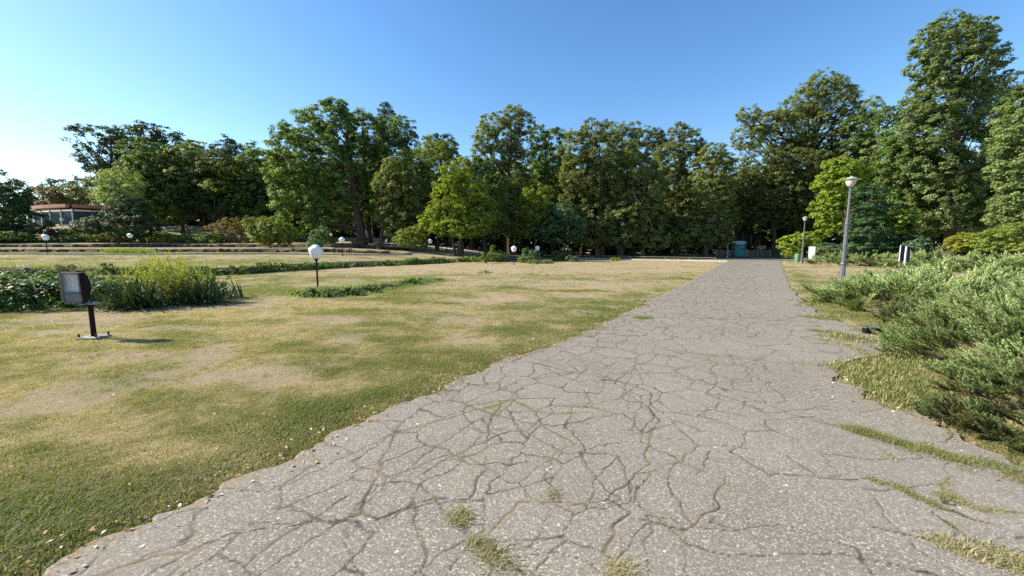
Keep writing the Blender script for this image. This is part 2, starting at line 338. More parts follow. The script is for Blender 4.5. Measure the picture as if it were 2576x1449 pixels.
class MB:
    """collects shapes into one mesh"""
    def __init__(s): s.v = []; s.f = []
    def add(s, vs, fs):
        n = len(s.v); s.v += [tuple(v) for v in vs]; s.f += [tuple(i + n for i in f) for f in fs]; return s
    def box(s, c, d, rz=0.0, bev=0.0, taper=1.0, rx=0.0):
        x, y, z = d[0] / 2, d[1] / 2, d[2] / 2
        b = min(bev, x * .45, y * .45, z * .45)
        Mx = Matrix.Rotation(rz, 3, 'Z') @ Matrix.Rotation(rx, 3, 'X'); c = Vector(c)
        if b <= 0:
            vs = [(-x*taper if k else -x, 0, 0) for k in (0,)]
            vs = []
            for zz, t in ((-z, 1), (z, taper)):
                vs += [(-x*t, -y*t, zz), (x*t, -y*t, zz), (x*t, y*t, zz), (-x*t, y*t, zz)]
            fs = [(0,3,2,1),(4,5,6,7),(0,1,5,4),(1,2,6,5),(2,3,7,6),(3,0,4,7)]
        else:
            vs = []; 
            for zz, i, t in ((-z, b, 1), (-z + b, 0, 1), (z - b, 0, taper), (z, b, taper)):
                X, Y = x * t - i, y * t - i
                vs += [(-X + b, -Y, zz), (X - b, -Y, zz), (X, -Y + b, zz), (X, Y - b, zz), (X - b, Y, zz), (-X + b, Y, zz), (-X, Y - b, zz), (-X, -Y + b, zz)]
            fs = [tuple(range(7, -1, -1)), tuple(range(24, 32))]
            for k in range(3):
                for j in range(8):
                    a = k * 8 + j; b2 = k * 8 + (j + 1) % 8; fs.append((a, b2, b2 + 8, a + 8))
        return s.add([Mx @ Vector(v) + c for v in vs], fs)
    def tube(s, pts, rad, n=8, cap=True, wob=0.0):
        pts = [Vector(p) for p in pts]; base = []; rings = []
        up = Vector((.13, .21, 1)).normalized()
        for i, p in enumerate(pts):
            t = (pts[min(i + 1, len(pts) - 1)] - pts[max(i - 1, 0)]).normalized()
            a = t.cross(Vector((1, 0, 0)) if abs(t.x) < .8 else Vector((0, 1, 0))).normalized(); bb = t.cross(a)
            r = rad[i] if hasattr(rad, '__len__') else rad
            rings.append([p + (a * math.cos(2*math.pi*k/n) + bb * math.sin(2*math.pi*k/n)) * r * (1 + random.uniform(-wob, wob)) for k in range(n)])
        vs = [v for ring in rings for v in ring]; fs = []
        for i in range(len(pts) - 1):
            for k in range(n): fs.append((i*n+k, i*n+(k+1)%n, (i+1)*n+(k+1)%n, (i+1)*n+k))
        if cap: fs += [tuple(range(n-1, -1, -1)), tuple(range((len(pts)-1)*n, len(pts)*n))]
        return s.add(vs, fs)
    def lathe(s, prof, n=20, c=(0, 0, 0), flute=0.0):
        vs = []; fs = []
        for r, z in prof:
            for k in range(n):
                a = 2 * math.pi * k / n; rr = r * (1 - (flute if k % 2 else 0))
                vs.append((c[0] + rr * math.cos(a), c[1] + rr * math.sin(a), c[2] + z))
        for i in range(len(prof) - 1):
            for k in range(n): fs.append((i*n+k, i*n+(k+1)%n, (i+1)*n+(k+1)%n, (i+1)*n+k))
        fs += [tuple(range(n-1, -1, -1)), tuple(range((len(prof)-1)*n, len(prof)*n))]
        return s.add(vs, fs)
    def prism(s, poly, y0, y1):     # poly in (x,z)
        n = len(poly); vs = [(x, y0, z) for x, z in poly] + [(x, y1, z) for x, z in poly]
        fs = [tuple(range(n)), tuple(range(2*n-1, n-1, -1))] + [(i, i+n, (i+1)%n+n, (i+1)%n) for i in range(n)]
        return s.add(vs, fs)
    def build(s, name, mat, parent=None, smooth=False):
        me = bpy.data.meshes.new(name); me.from_pydata(s.v, [], s.f); me.update()
        o = link(name, me, mat, parent)
        if smooth:
            me.shade_smooth()
            try: me.set_sharp_from_angle(angle=R(40))
            except Exception: pass
        return o
def unit(a): return a / np.maximum(np.linalg.norm(a, axis=-1, keepdims=True), 1e-9)
def rdir(n): return unit(rng.normal(size=(n, 3)))
def leafmesh(name, c, u, v, L, W, tint, fold=0.0, tri=False):
    """one bent rhombus (far away: one triangle) per leaf: c centre, u along, v across"""
    if tri:
        n = len(c); L = np.broadcast_to(L, n)[:, None]; W = np.broadcast_to(W, n)[:, None]
        P = np.stack([c - u*L*.5 - v*W*.68, c - u*L*.5 + v*W*.68, c + u*L*.6], 1).reshape(-1, 3)
        return npmesh(name, P, np.arange(3*n).reshape(-1, 3), 3, {'tint': ('FACE', tint)})
    n = len(c); L = np.broadcast_to(L, n)[:, None]; W = np.broadcast_to(W, n)[:, None]
    w = np.cross(u, v)
    P = np.stack([c - u*L*.5, c + v*W*.5 - u*L*.08 + w*W*fold, c + u*L*.5, c - v*W*.5 - u*L*.08 + w*W*fold], 1).reshape(-1, 3)
    return npmesh(name, P, np.arange(4*n).reshape(-1, 4), 4, {'tint': ('FACE', tint)})

def crown(lobes, clump, leaf, cover=1.5, flat=.65, elong=1.5, inner=.12, jit=(.78, 1.08), up=.75, droop=0., patch=0.0):
    """lobes: world ellipsoids (x,y,z,rx,ry,rz). Leaves grouped in sprays over the lobes' shells"""
    Cs=[]; Us=[]; Vs=[]; Ls=[]; T=[]; leaf = leaf * .93; clump = clump * .78
    la = leaf * leaf / elong * .5; per = max(10, int(2.2 * math.pi * clump * clump * .75 / la / 2.2))
    for (x, y, z, rx, ry, rz) in lobes:
        A = 4 * math.pi * (((rx*ry)**1.6 + (rx*rz)**1.6 + (ry*rz)**1.6) / 3) ** (1/1.6)
        nc = max(4, int((.8 if leaf > .12 else .93) * cover * A / la / per))
        d = rdir(nc)
        k = rng.uniform(jit[0], jit[1], nc)[:, None]
        ins = rng.random(nc) < inner; k[ins] = rng.uniform(.35, .75, ins.sum())[:, None]
        cc = np.array([x, y, z]) + d * np.array([rx, ry, rz]) * k
        if patch > 0:      # leave openings in the crown
            keep = vnoise(cc[:, 0] + cc[:, 2] * .7, cc[:, 2] + cc[:, 1] * .5, clump * 2.4, 77) > patch
            cc = cc[keep]; d = d[keep]; nc = len(cc)
            if nc == 0: continue
        ct = rng.random(nc) * .6
        cr = clump * rng.uniform(.6, 1.25, nc)
        idx = np.repeat(np.arange(nc), per); n = len(idx)
        q = unit(rdir(n) + d[idx] * .5 + np.array([0, 0, .35]))
        r = rng.random(n) ** .45
        off = q * (cr[idx] * r)[:, None] * np.array([1, 1, flat])
        if droop: off[:, 2] -= droop * (off[:, 0]**2 + off[:, 1]**2) / cr[idx]
        c = cc[idx] + off
        nrm = unit(q * .6 + d[idx] * .3 + np.array([0, 0, up]) + rng.normal(size=(n, 3)) * .36)
        u = unit(np.cross(nrm, rdir(n))); 
        u[:, 2] -= .25; u = unit(u)
        v = unit(np.cross(nrm, u))
        Cs.append(c); Us.append(u); Vs.append(v); Ls.append(leaf * rng.uniform(.6, 1.25, n)); T.append(np.clip(ct[idx] + rng.normal(size=n) * .11 + .1, 0, 1))
    return np.concatenate(Cs), np.concatenate(Us), np.concatenate(Vs), np.concatenate(Ls), np.concatenate(T)
def crown_mesh(name, lobes, **k):
    el = k.get('elong', 1.5); tri = k.pop('tri', False)
    c, u, v, L, t = crown(lobes, **k)
    if len(lobes) > 1:      # drop leaves buried deep inside a lobe, nobody sees them
        keep = np.ones(len(c), bool)
        for (x, y, z, rx, ry, rz) in lobes:
            q = (c - np.array([x, y, z])) / np.array([rx, ry, rz]); keep &= (q * q).sum(1) > .3
        c, u, v, L, t = c[keep], u[keep], v[keep], L[keep], t[keep]
    return leafmesh(name, c, u, v, L, L / el, t, .12, tri)

def limbs(mb, base, top, r0, targets, n=7, lean=0.0):
    """tapering trunk from base to top, with limbs curving to the targets"""
    base = Vector(base); top = Vector(top); H = (top - base).length
    pts = []; rad = []
    for i in range(8):
        t = i / 7; p = base.lerp(top, t)
        p += Vector((random.uniform(-1, 1), random.uniform(-1, 1), 0)) * H * .012 * (1 if i else 0)
        pts.append(p); rad.append(r0 * (1.35 if i == 0 else 1) * (1 - .78 * t))
    mb.tube(pts, rad, n + 2, wob=.08)
    for tg in targets:
        tg = Vector(tg); h = max(.12, min(.95, (tg.z - base.z) / H - random.uniform(.12, .35)))
        k = h * 7; i = int(k); i = min(i, 6); s = pts[i].lerp(pts[i+1], k - i)
        rr = min(rad[i] * .55, .02 * (tg - s).length + .03)
        mid = s.lerp(tg, .5) + Vector((0, 0, -.08 * (tg - s).length)); mid += Vector((random.uniform(-.3, .3), random.uniform(-.3, .3), 0))
        mb.tube([s, s.lerp(mid, .5) , mid, tg], [rr, rr*.8, rr*.6, rr*.2], 5, cap=False)

def tree(name, label, cat, D, bx, lobes_px, mat, clump=.75, leaf=.24, trunk=.28, bark='bark', group=None, zoff=0, depth=.85, nl=10, stems=1, bare=0.0, **kw):
    """a tree whose crown is made of lobes measured on the photograph at distance D; bx = where its trunk stands"""
    b = at(bx, 640, D); gz = hz1(b.x, D) + zoff
    base = Vector((b.x, D, gz))
    L = []
    for lb in lobes_px:
        px, py, rx, ry = lb[:4]; dy = lb[4] if len(lb) > 4 else random.uniform(-.3, .3) * rx * D / F
        p = at(px, py, D); L.append((p.x - base.x, dy, p.z - base.z, rx * D / F, rx * D / F * depth, ry * D / F))
    if clump is None: clump = .75
    root = empty(name, base, label, cat, group)
    cm = crown_mesh('crown', L, clump=clump, leaf=leaf, tri=D > 25, **kw)
    link('crown', cm, M[mat], root)
    if trunk > 0:
        mb = MB(); zt = max(l[2] for l in L)
        tl = max(L, key=lambda l: l[2])
        tg = []
        for l in L:
            for _ in range(max(1, nl // len(L))):
                d = rdir(1)[0]; d[2] = abs(d[2]) * .8
                tg.append((l[0] + d[0]*l[3]*.85, l[1] + d[1]*l[4]*.85, max(.8, l[2] + d[2]*l[5]*.85)))
        if stems == 1:
            limbs(mb, (0, 0, -.15), (tl[0]*.7, tl[1]*.5, zt), trunk, tg)
        else:
            for s in range(stems):
                a = 2*math.pi*s/stems + .4; o = Vector((math.cos(a), math.sin(a), 0))
                l = L[s % len(L)]
                limbs(mb, o*trunk*.9 + Vector((0, 0, -.1)), (l[0]*.8 + o.x*.6, l[1]*.6 + o.y*.6, l[2]), trunk*.55, tg[s::stems])
        if bare:
            for l in L:
                for _ in range(int(bare)):
                    d = rdir(1)[0]; d[2] = abs(d[2]); p = Vector((l[0], l[1], l[2])); q = p + Vector((d[0]*l[3], d[1]*l[4], d[2]*l[5])) * 1.12
                    mb.tube([p, p.lerp(q, .5) + Vector((0, 0, .2)), q], [.06, .04, .01], 4, cap=False)
        mb.build('trunk', M[bark], root, smooth=True)
    return root

# ------------------------------------------------------------------ ground
xs = np.unique(np.round(np.concatenate([np.linspace(-400, -60, 40), np.arange(-60, -16, .6), np.arange(-16, 16, .26), np.arange(16, 60, .6), np.linspace(60, 400, 40)]), 3))
ys = np.unique(np.round(np.concatenate([np.linspace(-60, 0, 20), np.arange(0, 12, .25), np.arange(12, 20, .35), np.arange(20, 50, .22), np.arange(50, 62, .4), np.arange(62, 90, 1.0), np.linspace(90, 900, 40)]), 3))
XX, YY = np.meshgrid(xs, ys)
ZZ = hz(XX, YY)
inp = sm(-.02, .12, XX - xl(YY)) * sm(-.02, .12, xr(YY) - XX)
ZZ = ZZ * (1 - inp) - .05 * inp
nx = len(xs); ny = len(ys)
ii = (np.arange(ny - 1)[:, None] * nx + np.arange(nx - 1)[None, :]).ravel()
me = npmesh('lawn', np.stack([XX.ravel(), YY.ravel(), ZZ.ravel()], 1), np.stack([ii, ii + 1, ii + nx + 1, ii + nx], 1), 4, {'green': ('POINT', green(XX, YY).ravel()), 'earth': ('POINT', earth(XX, YY).ravel())})
tag(link('lawn', me, M['lawn'], smooth=True), 'dry patchy lawn of straw and green grass rising in low terraces', kind='structure')

# ------------------------------------------------------------------ asphalt path with real cracks
def vor(x, y, size, seed, ax=1.0):
    """distance to the nearest and second nearest cell point, elongated along the path by ax"""
    u = (x * pdir[0] + y * pdir[1]) / (size * ax); w = (x * pdir[1] - y * pdir[0]) / size
    ui = np.floor(u).astype(np.int64); wi = np.floor(w).astype(np.int64)
    d1 = np.full(x.shape, 9.0); d2 = np.full(x.shape, 9.0); id1 = np.zeros(x.shape); id2 = np.zeros(x.shape)
    for a in (-1, 0, 1):
        for c_ in (-1, 0, 1):
            i = ui + a; j = wi + c_
            def hh(s):
                n = (i * 374761393 + j * 668265263 + s * 974634777) & 0x7fffffff
                n = ((n ^ (n >> 13)) * 1274126177) & 0x7fffffff
                return ((n ^ (n >> 16)) & 0xffff) / 65535.0
            du = i + .1 + .8 * hh(seed) - u; dw = j + .1 + .8 * hh(seed + 1) - w
            d = np.sqrt(du * du + dw * dw); h = hh(seed + 2)
            m1 = d < d1; m2 = (~m1) & (d < d2)
            d2 = np.where(m1, d1, np.where(m2, d, d2)); id2 = np.where(m1, id1, np.where(m2, h, id2))
            d1 = np.where(m1, d, d1); id1 = np.where(m1, h, id1)
    pair = np.abs(np.sin((id1 + id2) * 57.3 + id1 * id2 * 91))
    return (d2 - d1) * size * .5, pair
LINES = [[(1060,1225),(1085,1255),(1110,1285),(1160,1325),(1200,1378),(1250,1412),(1310,1455)], [(1060,1200),(1110,1165),(1150,1160),(1190,1175),(1280,1182),(1330,1172)],
    [(1390,1150),(1380,1200),(1400,1250),(1405,1276)], [(1240,1340),(1310,1276),(1405,1276),(1540,1270),(1590,1200),(1640,1172)], [(1540,1270),(1592,1302),(1545,1350),(1530,1400)],
    [(1815,1205),(1812,1280),(1740,1328),(1610,1320)], [(1990,1150),(2050,1205),(2190,1212),(2260,1230),(2300,1255),(2370,1285),(2500,1318)],
    [(1370,930),(1460,965),(1540,960),(1600,930),(1700,950),(1790,970),(1870,1000),(2010,1052),(2130,1082),(2260,1122),(2400,1162)], [(1600,930),(1560,1000),(1480,1030),(1400,1018)],
    [(1640,1172),(1625,1110),(1660,1060),(1600,1010),(1570,985)], [(1130,1010),(1250,1050),(1370,1075),(1440,1120),(1390,1150)], [(1280,1090),(1200,1130),(1110,1165)], [(2200,1330),(2340,1368),(2400,1385),(2520,1412),(2640,1450)],
    [(1740,790),(1900,830),(2040,836),(2140,850)], [(1500,860),(1660,880),(1860,905),(2060,925)], [(1620,800),(1780,806),(1960,800),(2080,805)], [(880,1250),(800,1300),(720,1350),(610,1430)]]
LINES = [[G(*p) for p in l] for l in LINES]
def main_cracks(x, y):
    d = np.full(x.shape, 9.0)
    wx = x + (fbm(x, y, .22, 411, 3) - .5) * .12; wy = y + (fbm(x, y, .22, 421, 3) - .5) * .12
    for l in LINES:
        for a, b in zip(l[:-1], l[1:]):
            ux, uy = b.x - a.x, b.y - a.y; t = np.clip(((wx - a.x) * ux + (wy - a.y) * uy) / (ux * ux + uy * uy), 0, 1)
            d = np.minimum(d, np.hypot(wx - a.x - t * ux, wy - a.y - t * uy))
    w = .0052 * (.35 + 1.1 * vnoise(x, y, .3, 431))
    return sm(w + .0038, w * .4, d), d
def cracks(x, y):
    wx = x + (fbm(x, y, .55, 61, 4) - .5) * .26 + (vnoise(x, y, .06, 63) - .5) * .026 + (vnoise(x, y, .022, 64) - .5) * .012
    wy = y + (fbm(x, y, .55, 71, 4) - .5) * .26 + (vnoise(x, y, .06, 73) - .5) * .026 + (vnoise(x, y, .022, 74) - .5) * .012
    dl = (x - xl(y)) * .85
    edge = sm(3.6, 1.2, dl + (fbm(x, y, 2, 81, 2) - .5) * 1.6)        # closely cracked strip along the lawn
    e1, p1 = vor(wx, wy, 1.15, 5)
    e2, p2 = vor(wx + 3, wy, .30, 25, 1.5)
    e3, p3 = vor(wx + 7, wy + 2, .5, 45)
    w1 = .0036 * sm(.3, .6, p1) * (.35 + 1.2 * vnoise(x, y, .4, 91)); w2 = .0034 * sm(.05, .35, p2) * edge * (.4 + vnoise(x, y, .25, 92)); w3 = .0036 * sm(.3, .7, p3) * (vnoise(x, y, 1.1, 95) > .25)
    c = np.maximum(sm(w1 + .003 + .0005 * y, w1 * .3, e1) * (w1 > .0012), np.maximum(sm(w2 + .003 + .0005 * y, w2 * .3, e2) * (w2 > .0008) * .8, sm(w3 + .003 + .0005 * y, w3 * .3, e3) * (w3 > .001) * .75))
    mc, md = main_cracks(x, y); c = np.maximum(c, mc); e1 = np.minimum(e1, md * np.where(md < .03, 1, 9)); p1 = np.where(md < .03, .8, p1)
    return c, e1, p1
blocks = [(-4, 1.3, .25, 40), (1.3, 4.0, .0115, 560), (4.0, 6.4, .017, 380), (6.4, 14, .045, 280), (14, 30, .12, 130), (30, 72, .6, 70)]
V = []; Fc = []; CR = []; GR = []; off = 0
for (a, b_, dy, n) in blocks:
    yy = np.linspace(a, b_, int(round((b_ - a) / dy)) + 1); t = np.linspace(0, 1, n)
    l = xl(yy)[:, None]; r_ = xr(yy)[:, None]
    if a >= 1.2:
        r_ = np.minimum(r_, yy[:, None] * 1.75 + 2.0); l = np.maximum(l, -yy[:, None] * 1.75 - 1.5)
    X = l + (r_ - l) * t; Y = np.repeat(yy[:, None], n, 1)
    c, e1, p1 = cracks(X, Y)
    far = sm(8, 40, Y); c = c * (1 - .3 * far)
    ed = np.minimum(X - xl(Y), xr(Y) - X)
    Z = .018 + (fbm(X, Y, .9, 101, 3) - .5) * .016 - .004 * c - .02 * sm(.015, 0, ed)
    gr = np.clip(sm(.2, .0, ed + (vnoise(X, Y, .12, 7) - .35) * .35) * .6 + sm(.035, .0, e1) * (p1 > .4) * .4 * sm(.35, .75, vnoise(X, Y, .35, 55)), 0, 1)
    V.append(np.stack([X.ravel(), Y.ravel(), Z.ravel()], 1)); CR.append(c.ravel()); GR.append(gr.ravel())
    m_ = len(yy); ii = (np.arange(m_ - 1)[:, None] * n + np.arange(n - 1)[None, :]).ravel() + off
    Fc.append(np.stack([ii, ii + 1, ii + n + 1, ii + n], 1)); off += m_ * n
me = npmesh('path', np.concatenate(V), np.concatenate(Fc), 4, {'crack': ('POINT', np.concatenate(CR)), 'grime': ('POINT', np.concatenate(GR))})
tag(link('path', me, M['asphalt'], smooth=True), 'wide grey asphalt path full of cracks leading to the trees', kind='structure')
# a grey side path behind the juniper bed and the paved square at the end of the path
def sheet(name, pts, z, mat, label):
    mb = MB(); mb.add([(p[0], p[1], z) for p in pts], [tuple(range(len(pts)))]); return tag(mb.build(name, mat), label, kind='structure')
sheet('side_path', [(21, 17.3), (60, 15.5), (60, 20.4), (23.5, 20.6)], .045, M['asphalt'], 'grey side path behind the juniper bushes')
sheet('square', [(16, 50), (40, 35.5), (62, 50), (60, 62), (20, 64)], .045, M['asphalt'], 'shaded paved square where the path ends')
# pale path through the woods
wp = [(at(905, 0, 60).x, 60), (at(940, 0, 57).x, 57), (at(1010, 0, 55).x, 55), (at(1120, 0, 57).x, 57), (at(1300, 0, 60).x, 60), (at(1500, 0, 62).x, 62), (at(1800, 0, 66).x, 66)]
V = []; 
for i in range(len(wp) - 1):
    for t in np.linspace(0, 1, 16, endpoint=False):
        x = wp[i][0] + (wp[i+1][0] - wp[i][0]) * t; y = wp[i][1] + (wp[i+1][1] - wp[i][1]) * t
        for k in (-1.6, -.8, 0, .8, 1.6): V.append((x, y + k, hz1(x, y + k) + .06))
V = np.array(V); n = len(V) // 5
ii = np.array([i * 5 + k for i in range(n - 1) for k in range(4)])
tag(link('woodland_path', npmesh('woodland_path', V, np.stack([ii, ii + 5, ii + 6, ii + 1], 1), 4), M['concrete']), 'pale path running through the shade of the woods', kind='structure')

# ------------------------------------------------------------------ grass, scattered as instances of small tufts
def tuft(name, n, h, spread, w, lean):
    V = []; Fs = []
    for _ in range(n):
        a = random.uniform(0, 6.283); rr = spread * math.sqrt(random.random()); x, y = rr*math.cos(a), rr*math.sin(a)
        hh = h * random.uniform(.45, 1.15); d = random.uniform(0, 6.283); ln = lean * random.uniform(.2, 1.3) * hh
        dx, dy = math.cos(d), math.sin(d); sx, sy = -dy * w / 2, dx * w / 2
        i = len(V)
        V += [(x - sx, y - sy, -.005), (x + sx, y + sy, -.005), (x + dx*ln*.35 + sx*.8, y + dy*ln*.35 + sy*.8, hh*.6), (x + dx*ln*.35 - sx*.8, y + dy*ln*.35 - sy*.8, hh*.6), (x + dx*ln, y + dy*ln, hh*.95)]
        Fs += [(i, i+1, i+2, i+3), (i+3, i+2, i+4)]
    me = bpy.data.meshes.new(name); me.from_pydata(V, [], Fs); me.materials.append(M['grass_blades']); return me
tcol = bpy.data.collections.new('tufts')
for k in range(6):
    o = bpy.data.objects.new('tuft_%d' % k, tuft('tuft_%d' % k, 24, .024 + .004 * (k % 3), .065, .0034, 1.0 + .4 * (k % 2))); tcol.objects.link(o)
def scatter(name, P, rot, scl, tint, label):
    me = bpy.data.meshes.new(name); me.vertices.add(len(P)); me.vertices.foreach_set('co', P.astype(np.float32).ravel())
    for k, arr in (('rot', rot), ('scl', scl), ('tint', tint)):
        a = me.attributes.new(k, 'FLOAT', 'POINT'); a.data.foreach_set('value', arr.astype(np.float32))
    a = me.attributes.new('idx', 'INT', 'POINT'); a.data.foreach_set('value', rng.integers(0, 6, len(P)).astype(np.int32))
    me.update(); o = link(name, me, M['grass_blades'])
    ng = bpy.data.node_groups.new(name, 'GeometryNodeTree')
    ng.interface.new_socket('Geometry', in_out='INPUT', socket_type='NodeSocketGeometry'); ng.interface.new_socket('Geometry', in_out='OUTPUT', socket_type='NodeSocketGeometry')
    gi = ng.nodes.new('NodeGroupInput'); go = ng.nodes.new('NodeGroupOutput')
    iop = ng.nodes.new('GeometryNodeInstanceOnPoints'); ci = ng.nodes.new('GeometryNodeCollectionInfo')
    ci.inputs[0].default_value = tcol; ci.inputs[1].default_value = True; ci.inputs[2].default_value = True
    def attr(nm, typ='FLOAT'):
        n = ng.nodes.new('GeometryNodeInputNamedAttribute'); n.data_type = typ; n.inputs[0].default_value = nm; return n.outputs[0]
    cx = ng.nodes.new('ShaderNodeCombineXYZ'); ng.links.new(attr('rot'), cx.inputs[2])
    ng.links.new(gi.outputs[0], iop.inputs['Points']); ng.links.new(ci.outputs[0], iop.inputs['Instance'])
    iop.inputs['Pick Instance'].default_value = True; ng.links.new(attr('idx', 'INT'), iop.inputs['Instance Index'])
    ng.links.new(cx.outputs[0], iop.inputs['Rotation']); ng.links.new(attr('scl'), iop.inputs['Scale'])
    ng.links.new(iop.outputs[0], go.inputs[0])
    md = o.modifiers.new('scatter', 'NODES'); md.node_group = ng
    return tag(o, label, 'grass', kind='stuff')
def lawn_points(n, y0, y1, s0, s1, dens):
    y = y0 + (y1 - y0) * rng.random(n) ** 1.15; x = (rng.random(n) * 2 - 1) * (y * 1.42 + .8)
    keep = (x < xl(y) + (rng.random(n) ** 2 - .25) * .3 * (vnoise(x, y, .3, 12) > .35)) | (x > xr(y) - (rng.random(n) ** 2 - .2) * .3)
    x, y = x[keep], y[keep]
    g = green(x, y) + rng.normal(size=len(x)) * .26
    bare = fbm(x, y, .9, 201, 3)
    keep = (rng.random(len(x)) < np.clip((bare - .36) * 5 + g * .45, .08, 1)); x, y, g = x[keep], y[keep], g[keep]
    dl = np.minimum(np.abs(xl(y) - x), np.abs(x - xr(y)))
    s = rng.uniform(s0, s1, len(x)) * (.65 + .6 * np.clip(g, 0, 1)) * (1 + .45 * sm(.05, .3, dl) * sm(1.6, .5, dl)) 
    return np.stack([x, y, hz(x, y)], 1), s, g
Ps = []; Ss = []; Gs = []
for args in ((85000, 1.1, 6, .5, 1.05, 1), (80000, 5.5, 14, .8, 1.5, 1), (50000, 13, 42, 1.1, 2.1, 1)):
    p, s, g = lawn_points(*args); Ps.append(p); Ss.append(s); Gs.append(g)
# grass in the wide cracks and on the path's ragged side
def strip(px, w, n, s0, s1, g0, g1):
    pts = [G(*p) for p in px]; P = []
    seg = [(pts[i+1] - pts[i]).length for i in range(len(pts)-1)]; tot = sum(seg)
    for i in range(len(pts) - 1):
        k = int(n * seg[i] / tot); t = rng.random(k)[:, None]
        a = np.array(pts[i]); b = np.array(pts[i+1])
        q = a + (b - a) * t + rng.normal(size=(k, 3)) * np.array([w, w, 0]) * (.15 + 1.7 * vnoise(t[:, 0] * 5 + i * 3, t[:, 0] * 0, .7, 3) ** 1.5)[:, None]; q[:, 2] = .012; q = q[rng.random(k) < .1 + .6 * vnoise(q[:, 0], q[:, 1], .06, 5)]; P.append(q)
    P = np.concatenate(P); Ps.append(P); Ss.append(rng.uniform(s0, s1 * 1.5, len(P))); Gs.append(rng.uniform(g0, g1, len(P)) - .55 * (rng.random(len(P)) < .3))
strip([(2130,1080),(2180,1095),(2260,1120),(2330,1135),(2400,1160),(2480,1175),(2560,1200),(2650,1240)], .045, 1500, .4, .75, .75, 1.1)
strip([(2190,1212),(2260,1230),(2300,1255),(2370,1285)], .016, 240, .35, .6, .5, 1)
strip([(2340,1365),(2400,1385),(2450,1400),(2520,1412),(2600,1440)], .03, 420, .45, .9, .2, .6)
strip([(2370,1255),(2410,1262)], .04, 160, .35, .55, .5, .7)
strip([(2225,1150),(2250,1165)], .02, 50, .4, .8, .2, .8)
strip([(1150,1300),(1170,1330)], .022, 90, .5, .95, .4, .9)
strip([(1200,1375),(1225,1400),(1250,1418)], .026, 170, .5, .95, .4, .9)
strip([(1260,1420),(1300,1449)], .02, 70, .5, .8, .3, .7)
strip([(1390,1245),(1400,1262)], .018, 40, .4, .8, .3, .7)
strip([(1590,802),(1630,801)], .09, 130, .8, 1.3, .8, 1.1)
strip([(2010,797),(2070,803),(2110,808)], .12, 260, .7, 1.2, .7, 1)
strip([(2060,855),(2130,868),(2200,905)], .10, 320, .6, 1.1, .3, .8)
strip([(2030,832),(2090,838),(2150,850)], .08, 220, .6, 1.1, .6, 1)
strip([(1540,1445),(1600,1449)], .05, 160, .4, .7, .1, .4)
n = 110000; y = 1.5 + 14 * rng.random(n) ** 1.4; x = xl(y) + (xr(y) - xl(y)) * rng.random(n)
c, e1, p1 = cracks(x, y); k = (e1 < .016) & (p1 > .4) & (vnoise(x, y, .28, 301) > .6)
x, y = x[k], y[k]; Ps.append(np.stack([x, y, x * 0 + .012], 1)); Ss.append(rng.uniform(.2, .5, len(x))); Gs.append(rng.uniform(.05, .7, len(x)))
P = np.concatenate(Ps); S = np.concatenate(Ss); Gn = np.clip(np.concatenate(Gs), 0, 1)
scatter('grass', P, rng.random(len(P)) * 6.283, S, Gn, 'short dry and green grass of the lawn and path cracks')
# longer grass along the ledges
def tallgrass(name, pts, n, h, spread, mat, label, tr=(.1, .9), kind='stuff', cat='grass', group=None):
    base = np.array(pts)[rng.integers(0, len(pts), n)] + rng.normal(size=(n, 3)) * np.array([spread[0], spread[1], 0])
    base[:, 2] = hz(base[:, 0], base[:, 1]) - .01
    H = h * rng.uniform(.4, 1.1, n); d = rng.random(n) * 6.283; ln = H * rng.uniform(.1, .7, n); w = .0055 * rng.uniform(.6, 1.3, n) * (1 + base[:, 1] / 7)
    dx = np.stack([np.cos(d), np.sin(d), d*0], 1); sx = np.stack([-np.sin(d), np.cos(d), d*0], 1) * w[:, None] / 2
    up = np.array([0, 0, 1.])
    p0 = base - sx; p1 = base + sx; m1 = base + dx * (ln*.35)[:, None] + up * (H*.6)[:, None]; p4 = base + dx*ln[:, None] + up*(H*.95)[:, None]
    Vv = np.stack([p0, p1, m1 + sx*.8, m1 - sx*.8, m1 - sx*.8, m1 + sx*.8, p4 + sx*.1, p4 - sx*.1], 1).reshape(-1, 3)
    me = npmesh(name, Vv, np.arange(8*n).reshape(-1, 4), 4, {'tint': ('FACE', np.repeat(rng.uniform(tr[0], tr[1], n), 2))})
    o = link(name, me, M[mat]); return tag(o, label, cat, group, kind)

pp = [G(x_, y_) for x_, y_ in ((2160,935),(2130,930),(2170,945),(2200,960),(2230,975),(2260,1000),(2300,1010),(2340,1025),(2220,920),(2260,940),(2300,960),(2340,990),(2380,1020),(2420,1060),(2260,900),(2310,920),(2180,860),(2120,850),(2080,800),(2050,770))]
tallgrass('verge_grass', [tuple(p) for p in pp], 9000, .09, (.17, .13), 'verge', 'tousled green and straw grass at the foot of the junipers', (0, 1))
pp = [(float(xl(np.array([y_]))[0]) - rng.uniform(-.1, .4), y_, 0) for y_ in rng.uniform(1.3, 11, 420) if vnoise(np.array([y_]), np.array([0.]), .35, 88)[0] > .35]
tallgrass('edge_grass', pp, 11000, .05, (.06, .06), 'verge', 'longer tousled grass along the path edge', (0, 1))

